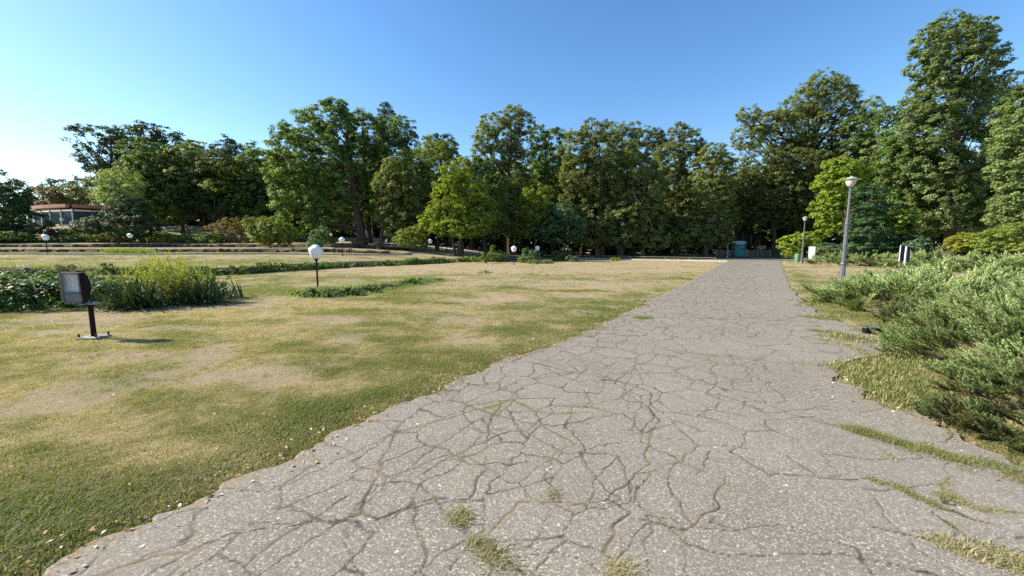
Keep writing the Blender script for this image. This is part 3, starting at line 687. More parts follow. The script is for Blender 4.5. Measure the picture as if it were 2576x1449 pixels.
# ------------------------------------------------------------------ stone ledges with weeds
def stone_mesh(sc):
    bm = bmesh.new(); bmesh.ops.create_icosphere(bm, subdivisions=1, radius=.5)
    for v in bm.verts:
        v.co = Vector((max(-.42, min(.42, v.co.x)), max(-.4, min(.4, v.co.y)), max(-.4, min(.38, v.co.z)))) * random.uniform(.88, 1.1)
    me = bpy.data.meshes.new('stone'); bm.to_mesh(me); bm.free(); me.materials.append(M['stone']); return me
SM = [stone_mesh(1) for _ in range(6)]
def ledge(name, label, line, step, h, zf, wid=.5, skip=.12):
    root = empty(name, (line[0][0], line[0][1], hz1(line[0][0], line[0][1])), label, 'stone ledge'); o0 = Vector(root.location)
    n = 0
    for i in range(len(line) - 1):
        a, b = Vector(line[i]), Vector(line[i+1]); Ln = (b - a).length; k = max(1, int(Ln / step))
        for j in range(k):
            if random.random() < skip: continue
            p = a.lerp(b, (j + random.uniform(.2, .8)) / k)
            o = bpy.data.objects.new('stone', random.choice(SM)); COL.objects.link(o); o.parent = root; n += 1
            hh = h * random.uniform(.5, 1.2)
            o.location = Vector((p.x, p.y + random.uniform(-.08, .1), zf(p.x, p.y) + hh * .35)) - o0
            o.scale = (step * random.choice((.6, .9, 1.3, 1.9)) * random.uniform(.85, 1.2), wid * random.uniform(.7, 1.2), hh)
            o.rotation_euler = (random.uniform(-.15, .15), random.uniform(-.2, .2), math.atan2(b.y - a.y, b.x - a.x) + random.uniform(-.25, .25))
    return root
l1 = [(x, float(L1(x)) + .1) for x in (-40, -34, -28, -22, -16.5, -15, -13, -10, -6.9, -4.5, -1)]
ledge('terrace_ledge', 'long dark stone and earth ledge holding the terrace behind the globe lamp', l1, .5, .46, lambda x, y: hz1(x, y - .6), skip=.05)
ledge('rock_ledge', 'short rocky ledge breaking the lawn beside the globe lamp', [(BX[i], BY[i]) for i in range(6)], .22, .2, lambda x, y: hz1(x, y - .25), .3, .25)
ledge('step_ledge', 'lower of two dark stone steps across the terraced slope', [(x, 40 + .1) for x in (-62, -50, -40, -30, -20, -13)], 0.8, .5, lambda x, y: hz1(x, y - .6), .6, .04)
ledge('step_ledge', 'upper of two dark stone steps, below the clipped hedge', [(x, 47 + .1) for x in (-72, -60, -50, -40, -30, -18)], 0.85, .52, lambda x, y: hz1(x, y - .6), .6, .04)
def along(line, n):
    line = [np.array(p[:2]) for p in line]; seg = [np.linalg.norm(line[i+1]-line[i]) for i in range(len(line)-1)]; tot = sum(seg); out = []
    for i in range(len(line)-1):
        for t in np.linspace(0, 1, max(2, int(n*seg[i]/tot)), endpoint=False): out.append((*(line[i] + (line[i+1]-line[i])*t), 0))
    return out
tallgrass('ledge_grass', along(l1, 160), 5200, .3, (.12, .28), 'weed', 'rough dry grass hanging over the terrace ledge', (0, .8))
tallgrass('bank_grass', [(b.x, b.y, 0) for b in BANK[:5]] + along([(b.x, b.y) for b in BANK], 30), 2600, .16, (.35, .16), 'weed', 'rough grass round the short rocky ledge', (0, .8))
# leafy weeds on the ledge
lob = []
for p in along(l1[3:], 60):
    if vnoise(np.array([p[0]]), np.array([p[1]]), 1.6, 9)[0] > .3:
        z = hz1(p[0], p[1] - .5); lob.append((p[0] + random.uniform(-.2, .2), p[1] - .15, z + random.uniform(.12, .3), random.uniform(.3, .6), .3, random.uniform(.2, .34)))
for b in BANK[1:5]:
    for _ in range(3): lob.append((b.x + random.uniform(-.4, .4), b.y - .02, .1, .28, .14, .12))
o = link('ledge_weeds', crown_mesh('ledge_weeds', lob, clump=.16, leaf=.1, cover=1.2, inner=.1, tri=True), M['broad']); tag(o, 'leafy weeds growing over the long terrace ledge', 'weeds', kind='stuff')
# concrete kerb at the terrace's far edge
mb = MB(); kx = np.linspace(-60, -2.5, 120)
for i in range(len(kx) - 1):
    for _ in (0,):
        a, b_ = kx[i], kx[i+1]; ya, yb_ = float(EE(a)) - .1, float(EE(b_)) - .1; za, zb = hz1(a, ya + .4) + .05, hz1(b_, yb_ + .4) + .05
        mb.add([(a, ya - .06, za - .22), (b_, yb_ - .06, zb - .22), (b_, yb_ - .06, zb), (a, ya - .06, za), (a, ya + .12, za), (b_, yb_ + .12, zb)], [(0, 1, 2, 3), (3, 2, 5, 4)])
tag(mb.build('concrete_kerb', M['concrete']), 'thin pale concrete kerb along the back edge of the terrace lawn', 'kerb')

# ------------------------------------------------------------------ fallen leaves and white flowers on the lawn
n = 900; y = 1.8 + 26 * rng.random(n) ** 1.3; x = (rng.random(n) * 2 - 1) * y * 1.4
k = (x < xl(y) + .3) | ((x > xr(y) - .4)); x, y = x[k], y[k]; ye = 1.4 + 9 * rng.random(520) ** 1.3; xe = xl(ye) + rng.normal(size=520) * .14; yf = 2.4 + 4 * rng.random(160); xf = xr(yf) + rng.normal(size=160) * .2
x = np.concatenate([x, xe, xf]); y = np.concatenate([y, ye, yf]); perm = rng.permutation(len(x)); x, y = x[perm], y[perm]; n = len(x)
c = np.stack([x, y, hz(x, y) + .035], 1); u = rdir(n); u[:, 2] *= .3; u = unit(u); v = unit(np.cross(np.array([0, 0, 1.]) + rng.normal(size=(n, 3)) * .3, u))
L = rng.uniform(.014, .042, n) * (.8 + .03 * y)
h_ = n // 4
tag(link('fallen_leaves', leafmesh('fallen_leaves', c[:h_], u[:h_], v[:h_], L[:h_], L[:h_] * .6, L[:h_], .2), M['litter_pale']), 'pale dry leaves and white petals scattered on the lawn', 'fallen leaves', kind='stuff')
tag(link('brown_leaves', leafmesh('brown_leaves', c[h_:], u[h_:], v[h_:], L[h_:], L[h_:] * .6, L[h_:], .2), M['litter_brown']), 'brown dry leaves scattered along the path edges', 'fallen leaves', kind='stuff')

# ------------------------------------------------------------------ globe lamps
def make_globe(loc, label, rz=0):
    t = empty('globe_lamp', loc, label, 'garden lamp', 'white globe lamps on short posts', rz)
    MB().lathe([(.12, -.02), (.13, -.012), (.13, .0), (.03, .004)], 18, (0, 0, .06)).build('base_plate', M['plate'], t)
    MB().lathe([(.032, -.1), (.032, .05), (.030, 1.0), (.030, 1.04)], 12).build('pole', M['black_metal'], t, True)
    MB().lathe([(.032, 1.02), (.055, 1.03), (.055, 1.075), (.075, 1.085), (.11, 1.10), (.11, 1.115)], 18).build('neck', M['black_metal'], t, True)
    MB().lathe([(.10, 1.11), (.135, 1.13), (.175, 1.20), (.215, 1.30), (.238, 1.40), (.240, 1.46), (.225, 1.50), (.20, 1.515), (.17, 1.53), (.155, 1.555), (.11, 1.585), (.05, 1.615), (.02, 1.625)], 12).build('globe', M['white_opal'], t, True)
    return t
g0 = make_globe(Vector((0, 0, 0)), '')
GL = [((795, 725), 14.2, 1.0, 'largest white globe lamp, standing by the short rocky ledge'),
      ((120, 0), 33, 1.0, 'white globe lamp in front of the round purple bush'),
      ((332, 0), 42, 1.0, 'white globe lamp between the stone step and clipped hedge'),
      ((862, 0), 33.2, 1.0, 'white globe lamp in front of the dark park bench by the kerb'),
      ((836, 0), 52, .8, 'small white globe lamp behind the dark park bench'),
      ((1083, 0), 42, 1.0, 'white globe lamp beside the bright green multi-stemmed maple'),
      ((1293, 0), 33, 1.0, 'white globe lamp on the flat lawn by the leafy stalk plants'),
      ((1352, 0), 40, 1.0, 'white globe lamp rising from behind a green bush')]
for i, ((px, py), D, s, lb) in enumerate(GL):
    o = g0 if i == 0 else copy_tree(g0)
    x = at(px, 640, D).x; o.location = (x, D, hz1(x, D)); o['label'] = lb; o.scale = (s, s, s); o.rotation_euler.z = random.uniform(0, .5)
# cylindrical cream lamps
def make_cyl():
    t = empty('drum_lamp', (0, 0, 0), '', 'garden lamp', 'cream drum shaped garden lamps')
    MB().lathe([(.04, -.1), (.04, .95)], 8).build('pole', M['black_metal'], t)
    MB().lathe([(.2, .93), (.24, .95), (.24, .99)], 14).build('collar', M['black_metal'], t)
    MB().lathe([(.22, .99), (.24, 1.38)], 14).build('shade', M['cream'], t, True)
    MB().lathe([(.26, 1.38), (.26, 1.43), (.2, 1.46)], 14).build('cap', M['white_plastic'], t)
    return t
c0 = make_cyl()
for i, (px, D, s, lb) in enumerate([(82, 60, 1.2, 'cream drum lamp rising above the clipped hedge near the dark conifers'), (162, 70, 1.1, 'cream drum lamp in front of the glass pavilion'), (404, 60, 1.1, 'cream drum lamp among shrubs behind the hedge end'), (460, 63, 1.0, 'cream drum lamp beside the brownish willowy shrub')]):
    o = c0 if i == 0 else copy_tree(c0); x = at(px, 600, D).x; o.location = (x, D, hz1(x, D)); o['label'] = lb; o.scale = (s, s, s)

# ------------------------------------------------------------------ floodlights
def make_flood():
    t = empty('floodlight', (0, 0, 0), '', 'floodlight', 'box floodlights on short posts')
    mb = MB().box((0, 0, .03), (.34, .26, .025), bev=.004); mb.build('base_plate', M['plate'], t)
    for x in (-.14, .14):
        for y in (-.1, .1): MB().lathe([(.012, 0), (.012, .05), (.02, .05), (.02, .065)], 6, (x, y, .03)).build('bolt', M['black_metal'], t)
    MB().lathe([(.036, .04), (.034, .58)], 12).build('pole', M['brown_pole'], t, True)
    MB().box((-.02, 0, .59), (.3, .1, .02), bev=.004).box((-.09, .02, .625), (.05, .06, .05)).build('bracket', M['plate'], t)
    MB().tube([(.03, .02, .57), (.08, .03, .52), (.13, .03, .47), (.1, .03, .455), (.03, .02, .475)], .006, 5).build('cable', M['black_metal'], t)
    h = bpy.data.objects.new('housing_pivot', None)
    # head: profile in (y,z), face towards -y; hull deepest at mid height
    prof = [(-.10, .0), (-.11, .50), (-.02, .50), (.03, .44), (.07, .32), (.065, .18), (.03, .06), (-.02, .0)]
    mb = MB(); n = len(prof); hw = .132
    for s in (-hw, hw): mb.v += [(s, y, z) for y, z in prof]
    mb.f += [tuple(range(n)), tuple(range(2*n-1, n-1, -1))] + [(i, i+n, (i+1) % n + n, (i+1) % n) for i in range(1, n)]
    # open front frame
    mb.f += []
    hd = mb.build('housing', M['black_metal'], t)
    hd.location = (-.17, .0, .625); hd.rotation_euler = (R(4), R(3), R(8))
    fr = MB()
    for (x, z, w_, h_2) in ((-.124, .25, .016, .5), (.124, .25, .016, .5), (0, .49, .264, .02), (0, .175, .264, .016), (0, .01, .264, .02)):
        fr.box((x, -.112, z), (w_, .02, h_2))
    fr.build('frame', M['grey_post'], hd)
    MB().box((0, -.102, .085), (.235, .012, .15)).box((0, -.109, -.012), (.05, .006, .03)).build('lower_panel', M['panel_grey'], hd)
    r = MB(); prev = None; nn = 8
    for k in range(nn + 1):
        a = math.pi * k / nn; y = -.10 + .05 * math.sin(a); z = .33 - .15 * math.cos(a); r.v += [(-.116, y, z), (.116, y, z)]
    r.f += [(2*k, 2*k+1, 2*k+3, 2*k+2) for k in range(nn)]
    r.build('reflector', M['reflector'], hd, True)
    MB().lathe([(.014, -.07), (.014, .07)], 8).build('lamp_tube', M['white_opal'], hd).location = (0, -.05, .33)
    MB().box((0, -.108, .33), (.235, .004, .30)).build('glass', M['clear'], hd)
    return t
f0 = make_flood()
for i, (px, D, rz, lb) in enumerate([(212, 6.32, 0, 'black box floodlight on a rusty post in the lawn by the vine hedge'), (608, 48, .3, 'small dark floodlight beside the wide olive bush'), (1039, 43, .2, 'dark floodlight on a post under the round olive shrub'), (1436, 42, 1.2, 'grey floodlight at the end of the low rail behind a bush')]):
    o = f0 if i == 0 else copy_tree(f0); x = at(px, 640, D).x; o.location = (x, D, hz1(x, D)); o['label'] = lb; o.rotation_euler.z = rz
# black case lying by the ledge
c_ = G(28, 697, .05); t = empty('black_case', (c_.x, 20.4, hz1(c_.x, 20.4)), 'low black metal case lying at the foot of the terrace ledge', 'case')
MB().box((0, 0, .16), (1.25, .5, .32), bev=.08).build('shell', M['rubber'], t); MB().box((0, -.26, .16), (1.0, .03, .2)).build('lid', M['rubber'], t)
# black ground light in the juniper
g_ = G(2196, 842); t = empty('ground_light', (g_.x, g_.y, .01), 'small black ground light at the foot of the juniper beside the path', 'ground light', rz=-.25)
MB().box((0, 0, .06), (.28, .13, .10), bev=.012).build('body', M['black_metal'], t); MB().box((0, 0, .118), (.3, .15, .015)).build('cover', M['grey_post'], t)
for s in (-.1, .1): MB().lathe([(.01, 0), (.01, .03)], 6, (s, 0, .12)).build('knob', M['black_metal'], t)

# ------------------------------------------------------------------ street lamps
def make_street():
    t = empty('street_lamp', (0, 0, 0), '', 'street lamp', 'tall grey park lamps beside the path')
    MB().lathe([(0.1394, -.1), (0.1394, .06), (0.1148, .1), (0.1025, .14), (0.0861, .75), (0.0861, .82)], 20, flute=.1).build('base', M['grey_post'], t)
    MB().lathe([(0.0984, .80), (0.1066, .83), (0.0984, .86), (0.0820, .88), (0.0943, .90), (0.0943, .93), (0.0738, .95)], 20).build('ring', M['grey_post'], t)
    MB().lathe([(0.0722, .93), (0.0590, 2.35), (0.0574, 2.45)], 20, flute=.1).build('lower_shaft', M['grey_post'], t)
    MB().lathe([(0.0574, 2.40), (0.0722, 2.42), (0.0697, 2.46), (0.0574, 2.48), (0.0656, 2.50), (0.0492, 2.53)], 20).build('ring', M['grey_post'], t)
    MB().lathe([(0.0476, 2.5), (0.0344, 3.72), (0.0328, 3.86), (0.0492, 3.88), (0.0492, 3.92)], 16, flute=.06).build('upper_shaft', M['grey_post'], t)
    MB().lathe([(0.0574, 3.90), (0.0984, 3.93), (0.1394, 4.0), (0.1640, 4.08), (0.1763, 4.16), (0.1763, 4.19)], 24).build('bowl', M['lamp_bowl'], t, True)
    MB().lathe([(0.2378, 4.185), (0.2460, 4.20), (0.1804, 4.235), (0.0984, 4.275), (0.0328, 4.30), (0.0164, 4.33)], 24).build('cap', M['lamp_cap'], t, True)
    return t
s0 = make_street()
for i, (px, D, lb) in enumerate([(2120, 15.7, 'tall grey fluted lamp post rising behind the juniper'), (2015, 36, 'grey lamp post with the green litter bin at its foot')]):
    o = s0 if i == 0 else copy_tree(s0); x = at(px, 680, D).x; o.location = (x, D, hz1(x, D)); o['label'] = lb
# bin
x = at(2006, 650, 35.6).x; t = empty('litter_bin', (x, 35.6, hz1(x, 35.6)), 'green plastic litter bin hung on the far lamp post', 'litter bin', rz=.2)
MB().lathe([(.18, .12), (.19, .14), (.24, .80), (.26, .80), (.26, .86), (.235, .86), (.235, .82), (.17, .16)], 20).build('body', M['green_bin'], t, True)
MB().box((.26, .0, .6), (.06, .1, .06)).box((.26, 0, .3), (.06, .1, .05)).build('bracket', M['black_metal'], t)
for k in range(5):
    a = k * 1.3; MB().box((.1*math.cos(a), .1*math.sin(a), .84), (.14, .1, .07), a, .01, .7, .4).build('litter', M['white_plastic' if k % 2 else 'green_bin'], t)
# white pylon with faint print
x = at(2041, 650, 35.8).x; t = empty('white_pylon', (x, 35.8, hz1(x, 35.8)), 'white upright information board standing in the grass beyond the lamp', 'sign', rz=-.5)
MB().box((0, 0, .78), (.5, .12, 1.5), bev=.02).build('board', M['white_board'], t)
MB().box((.02, .02, .04), (.62, .3, .06)).build('foot', M['concrete'], t)
mb = MB()
for (zx, zz, w_) in ((-.02, 1.06, .12), (.02, 1.0, .1), (-.03, .82, .14), (-.07, .86, .03), (.04, .86, .03), (.08, .92, .06), (.09, .74, .08)): mb.box((zx, -.062, zz), (w_, .006, .02))
mb.build('print', M['ink'], t)
# blue double sign
x = at(2277, 650, 20).x; t = empty('blue_sign', (x, 20, 0), 'navy two-panel sign on a pale post behind the juniper', 'sign', rz=-.9)
MB().tube([(0, 0, 0), (0, 0, 1.55)], .035, 10).build('post', M['white_plastic'], t)
MB().box((-.1, -.05, 1.2), (.25, .03, .82), .75, .004).build('panel', M['blue_board'], t)
MB().box((.1, -.05, 1.16), (.2, .03, .8), 1.15, .004).build('panel', M['blue_board'], t)
MB().box((-.195, -.14, 1.2), (.025, .035, .84), .75).build('edge_strip', M['white_plastic'], t)

# ------------------------------------------------------------------ low rail fence
A = Vector((at(1440, 645, 50).x, 50, 0)); B_ = Vector((at(1800, 655, 39.5).x, 39.5, 0)); A.z = hz1(A.x, A.y); B_.z = hz1(B_.x, B_.y)
t = empty('low_rail', A, 'ankle-high metal rail along the far side of the lawn', 'rail'); dv = B_ - A
px_posts = [.0, .17, .30, .425, .56, .70, .85, 1.0]
for k, f_ in enumerate(px_posts):
    p = dv * f_; MB().tube([p + Vector((0, 0, -.15)), p + Vector((0, 0, .40))], .035, 8).build('post', M['rail_grey'], t)
    if k < 7:
        q = dv * px_posts[k+1]
        for z in (.39, .22): MB().tube([p + Vector((0, 0, z)), q + Vector((0, 0, z))], .024 if z > .3 else .014, 6).build('rail', M['rail_grey'], t)
kd = dv.normalized(); nrm = Vector((kd.y, -kd.x, 0))
mb = MB(); c1 = A - kd * 1 + nrm * .5; c2 = B_ + kd * 1.2 + nrm * .5
mb.box((c1 + c2) / 2 + Vector((0, 0, .03)), ((c2 - c1).length, .2, .2), math.atan2(kd.y, kd.x), .02)
tag(mb.build('lawn_kerb', M['concrete']), 'pale worn concrete kerb below the ankle-high rail', 'kerb')

# ------------------------------------------------------------------ benches
def make_bench():
    t = empty('park_bench', (0, 0, 0), '', 'bench', 'dark slatted park benches in the shade')
    for k in range(4): MB().box((0, -.22 + k*.14, .45), (1.8, .11, .035), bev=.006).build('seat_slat', M['wood_dark'], t)
    for k in range(3): MB().box((0, .27 + k*.03, .58 + k*.15), (1.8, .03, .12), 0, .006, 1, -.15).build('back_slat', M['wood_dark'], t)
    for s in (-.78, .78):
        MB().tube([(s, -.26, -.05), (s, -.22, .43), (s, .2, .43), (s, .35, .95)], .03, 6).tube([(s, .24, -.05), (s, .2, .43)], .03, 6).build('leg', M['black_metal'], t)
        MB().tube([(s, -.24, .43), (s, -.27, .6), (s, -.15, .67), (s, .1, .66), (s, .28, .68)], .022, 6).build('armrest', M['black_metal'], t)
    return t
b0 = make_bench()
for i, (px, D, rz, lb) in enumerate([(862, 37.5, .05, 'dark bench just behind the globe lamp and kerb'), (960, 44, .15, 'dark bench beside the thick leaning trunk'), (905, 47, 2.9, 'dark bench turned away, between two globe lamps'), (700, 56, .2, 'dark bench behind the wide olive bush'), (1110, 53, 0, 'dark bench in deep shade behind the maple lamp'), (1222, 50, -.1, 'dark bench in front of the leafy stalk plants'), (1360, 52, 0, 'dark bench behind the globe lamp among bushes')]):
    o = b0 if i == 0 else copy_tree(b0); x = at(px, 640, D).x; o.location = (x, D, hz1(x, D)); o['label'] = lb; o.rotation_euler.z = rz
# thin poles
for px, D, h, lb, m_ in ((938, 58, 4.2, 'thin pale blue-grey pole among trunks beside the woodland path', 'grey_post'), (1831, 54, 2.5, 'slim white pole standing beside the teal cabin', 'white_plastic')):
    x = at(px, 620, D).x; t = empty('pole', (x, D, hz1(x, D)), lb, 'pole')
    MB().tube([(0, 0, -.1), (0, 0, h)], [.075, .06], 8).build('shaft', M['white_plastic'], t); MB().lathe([(.12, 0), (.12, .1), (.08, .14)], 8).build('foot', M[m_], t)
# small tap post
x = at(1111, 630, 46).x; t = empty('water_post', (x, 46, hz1(x, 46)), 'short grey water post beyond the globe lamp by the maple', 'water post')
MB().lathe([(.09, -.05), (.09, .1), (.06, .15), (.06, .85), (.1, .9), (.1, .95)], 10).build('column', M['grey_post'], t); MB().lathe([(.16, .95), (.2, 1.02), (.2, 1.05)], 12).build('basin', M['white_plastic'], t)

# ------------------------------------------------------------------ portable toilet
x = at(1858, 640, 53).x; t = empty('portable_toilet', (x, 53, .045), 'teal portable toilet cabin with a white roof at the path end', 'portable toilet', rz=-.32)
MB().box((0, 0, 1.05), (1.3, 1.3, 1.95), bev=.03).build('body', M['teal_dark'], t)
MB().box((0, -.67, 1.08), (1.0, .05, 1.8), bev=.015).build('door', M['teal'], t)
MB().box((0, -.70, 1.5), (.7, .03, .55), bev=.01).build('door_panel', M['teal'], t)
MB().box((0, -.70, .6), (.7, .03, .75), bev=.01).build('door_panel', M['teal'], t)
MB().box((.4, -.71, 1.1), (.08, .04, .16)).build('handle', M['black_metal'], t)
for s in (-1, 1): MB().box((s*.6, -.67, 1.05), (.1, .07, 1.95), bev=.01).build('corner_post', M['teal'], t)
MB().box((0, -.69, 1.9), (.95, .02, .12)).build('vent_panel', M['white_plastic'], t)
for k in range(3): MB().box((.667, 0, .5 + k*.55), (.03, 1.0, .4), bev=.01).build('side_panel', M['teal'], t)
mb = MB().box((0, 0, 2.09), (1.42, 1.42, .12), bev=.03); mb.box((0, 0, 2.19), (1.36, 1.36, .12), 0, .0, .55); mb.build('roof', M['white_plastic'], t)
MB().box((0, 0, .05), (1.36, 1.36, .12)).build('skid', M['teal_dark'], t)

# ------------------------------------------------------------------ wall, signs and pavilion at the end of the path
WD = 60
def wx(px): return at(px, 630, WD).x
t = empty('low_wall', (wx(1905), WD, 0), 'low grey concrete wall with square piers closing the path end', 'wall')
o0 = Vector((wx(1905), WD, 0))
prs = [wx(p) for p in (1800, 1830, 1853, 1877, 1904, 1936, 1968)]
for i, xx in enumerate(prs):
    MB().box((xx - o0.x, -.12, .53), (.28, .3, 1.14), bev=.02).build('pier', M['concrete'], t)
    if i < len(prs) - 1:
        w_ = prs[i+1] - xx - .28; MB().box(((xx + prs[i+1])/2 - o0.x, .03, .42), (w_, .15, .9)).build('panel', M['concrete_dark'], t)
        MB().box(((xx + prs[i+1])/2 - o0.x, 0, .93), (w_, .3, .09)).build('coping', M['concrete'], t)
tt = empty('arrow_sign', (wx(1909), WD - .5, 0), 'small lilac-grey arrow sign pointing along the low wall', 'sign')
MB().prism([(-.78, 1.42), (-.45, 1.68), (.75, 1.68), (.75, 1.16), (-.45, 1.16)], -.02, .02).build('arrow', M['sign_grey'], tt)
mb = MB(); 
for z in (1.55, 1.42, 1.29): mb.box((.12, -.024, z), (.95, .006, .05))
mb.build('print', M['ink'], tt)
for s in (-.3, .6): MB().tube([(s, .05, -.1), (s, .05, 1.6)], .03, 6).build('post', M['black_metal'], tt)
tt = empty('notice_board', (wx(1948), WD - .6, 0), 'wide white notice board with a blue edge on the low wall', 'sign')
MB().box((0, 0, 1.46), (1.65, .05, .78)).build('board', M['white_board'], tt)
for z in (1.9, 1.02): MB().box((0, -.003, z), (1.69, .07, .1)).build('border', M['blue_board'], tt)
for s in (-.7, .7): MB().tube([(s, .06, -.1), (s, .06, 1.8)], .03, 6).build('post', M['black_metal'], tt)
# dark pavilion
PD = 66; xa, xb = at(1846, 600, PD).x, at(1912, 600, PD).x
t = empty('dark_pavilion', ((xa + xb)/2, PD, 0), 'dark glazed pavilion hidden under the trees at the path end', 'building')
w_ = xb - xa
MB().box((0, 2.2, 2.6), (w_, 4, 5.2)).build('wall', M['wall_dark'], t)
MB().box((0, 2.0, 5.35), (w_ + .8, 5, .3)).build('roof', M['concrete_dark'], t)
MB().box((.5, -.2, 7.6), (w_*.6, 1.2, 3.8)).build('chimney_block', M['wall_dark'], t)
for k in range(3):
    xx = -w_/2 + w_*(k + .5)/3
    MB().box((xx, .16, 3.4), (w_/3 - .35, .06, 2.7)).build('window', M['glass'], t)
    MB().box((xx, .17, 1.1), (w_/3 - .35, .06, 1.0)).build('panel', M['wall_dark'], t)
for k in range(4): MB().box((-w_/2 + w_*k/3, .1, 2.6), (.14, .2, 5.1)).build('mullion', M['concrete_dark'], t)
x = at(1866, 540, 61).x; tt = empty('wall_lantern_post', (x, 61, 0), 'dark pole carrying two small white lamps before the pavilion', 'lamp')
MB().tube([(0, 0, 0), (0, 0, 5.6)], .06, 8).build('pole', M['black_metal'], tt)
for s in (-.35, .35): MB().box((s, 0, 5.7), (.42, .3, .3), bev=.04).build('lamp_head', M['white_opal'], tt)
# orange panel
x = at(2106, 624, 44).x; t = empty('orange_kiosk', (x, 44, 0), 'bright orange kiosk side glimpsed between dark shrubs', 'kiosk', rz=-.4)
MB().box((0, 0, .95), (2.3, 1.2, 1.3), bev=.03).build('body', M['orange'], t)
MB().box((.05, -.62, .95), (.08, .05, 1.3)).build('upright', M['wood_dark'], t); MB().box((0, 0, 1.66), (2.5, 1.4, .1)).build('roof', M['wood_dark'], t); MB().box((0, 0, .15), (2.2, 1.1, .3)).build('base', M['black_metal'], t)

# ------------------------------------------------------------------ glass pavilion on the slope
gz = 5.25
A = at(66, 523, 76); C = at(181, 516, 70); Bp = at(275, 518, 73.5)
t = empty('glass_pavilion', (C.x, C.y, gz), 'low curved pavilion with salmon roof edge and tall glass front', 'building')
top = 9.05 - gz
def P2(u):       # u 0..1 A->C, 1..2 C->B ; with a gentle curve
    if u <= 1:
        p = A.lerp(C, u); q = 1.0 * math.sin(math.pi * u); return Vector((p.x - C.x - .25*q, p.y - C.y - .6*q, 0))
    p = C.lerp(Bp, u - 1); return Vector((p.x - C.x, p.y - C.y, 0))
def ringwall(u0, u1, n, z0, z1, outw, thick, mat, name):
    mb = MB(); prev = None
    for i in range(n):
        a, b = P2(u0 + (u1-u0)*i/n), P2(u0 + (u1-u0)*(i+1)/n)
        d = (b - a).normalized(); nn = Vector((d.y, -d.x, 0)); c_ = (a + b)/2 + nn*(outw - thick/2); mb.box((c_.x, c_.y, (z0+z1)/2), ((b-a).length * 1.002, thick, z1 - z0), math.atan2(d.y, d.x))
    return mb.build(name, mat, t)
ringwall(0, 1, 8, top - .58, top, .9, .5, M['salmon'], 'roof_fascia'); ringwall(1, 2, 4, top - .58, top - .01, .9, .5, M['salmon'], 'roof_fascia')
mb = MB(); rim = [P2(u) for u in np.linspace(0, 2, 14)]; cen = Vector((-6, 9, 0))
mb.add([(p.x, p.y, top - .1) for p in rim] + [(Bp.x - C.x - 4, 18, top - .1), (A.x - C.x, 18, top - .1)], [tuple(range(16))]); mb.build('roof', M['concrete_dark'], t)
for k, (u0, u1) in enumerate(((.0, .2), (.26, .44), (.45, .62), (.63, .81), (.82, .99), (1.02, 1.5), (1.52, 2.0))):
    f_ = ringwall(u0, u1, 2, .12, top - .85, -.02, .04, M['glass'], 'window')
    a, b = P2(u0), P2(u1)
    ringwall(u0 + .01, u1 - .01, 1, top - 1.15, top - .9, .0, .03, M['white_plastic'], 'blind')
    ringwall(u1 - .006, u1 + .012, 1, .1, top - .8, .08, .14, M['frame_grey'], 'mullion')
ringwall(.2, .26, 1, .0, top - .8, .1, .3, M['frame_grey'], 'pillar')
ringwall(0, 2, 8, -1.2, .1, .2, .35, M['cream'], 'plinth')
MB().box((-1.5, -1.5, -.02), (3.2, .8, .3), -.3, .02).box((1.0, -1.3, -.02), (1.2, .7, .3), .4, .02).build('step', M['cream'], t)
MB().box((-5, 9, top/2), (16, .3, top)).build('rear_wall', M['wall_dark'], t)

# ------------------------------------------------------------------ people
def person(loc, rz, h, label, top_m, leg_m, stride=.15):
    t = empty('person', loc, label, 'person', rz=rz)
    v = [(0,0,.95),(0,0,1.15),(0,0,1.38),(0,0,1.5),(0,.0,1.62),(0,-.01,1.72),
         (.1,0,.9),(.11,stride,.5),(.11,stride*.6,.08),(.11,stride*.6-.14,.03),(-.1,0,.9),(-.11,-stride,.5),(-.11,-stride*.4,.08),(-.11,-stride*.4-.14,.03),
         (.19,0,1.4),(.24,-.02,1.13),(.22,-.16,.95),(-.19,0,1.4),(-.24,.02,1.13),(-.22,-.12,.93)]
    e = [(0,1),(1,2),(2,3),(3,4),(4,5),(0,6),(6,7),(7,8),(8,9),(0,10),(10,11),(11,12),(12,13),(2,14),(14,15),(15,16),(2,17),(17,18),(18,19)]
    r = [.15,.13,.15,.06,.09,.08,.11,.07,.05,.04,.11,.07,.05,.04,.07,.05,.035,.07,.05,.035]
    k = h / 1.8
    me = bpy.data.meshes.new('body'); me.from_pydata([(a*k,b*k,c*k) for a,b,c in v], e, []); o = link('body', me, None, t)
    for m_ in (M[top_m], M[leg_m], M['skin'], M['hair']): me.materials.append(m_)
    md = o.modifiers.new('skin', 'SKIN'); sv = me.skin_vertices[0].data
    for i, rr in enumerate(r): sv[i].radius = (rr*k, rr*k*.85)
    sv[0].use_root = True
    o.modifiers.new('sub', 'SUBSURF').levels = 1; o.modifiers['sub'].render_levels = 1
    dg = bpy.context.evaluated_depsgraph_get(); me2 = bpy.data.meshes.new_from_object(o.evaluated_get(dg)); o.modifiers.clear(); o.data = me2
    me2.materials.clear()
    for m_ in (M[top_m], M[leg_m], M['skin'], M['hair']): me2.materials.append(m_)
    for p in me2.polygons:
        z = p.center.z / k; x_ = abs(p.center.x / k)
        p.material_index = 3 if z > 1.72 or (z > 1.6 and p.center.y > .02) else 2 if z > 1.47 or (x_ > .17 and z < 1.2 and z > .85) else 0 if z > .97 else 1 if z > .09 else 3
    me2.shade_smooth(); return t
x = at(2361, 640, 37).x; person((x, 37, 0), .3, 1.75, 'person in a red top standing in shade by the poplar trunk', 'red_cloth', 'grey_cloth', .05)
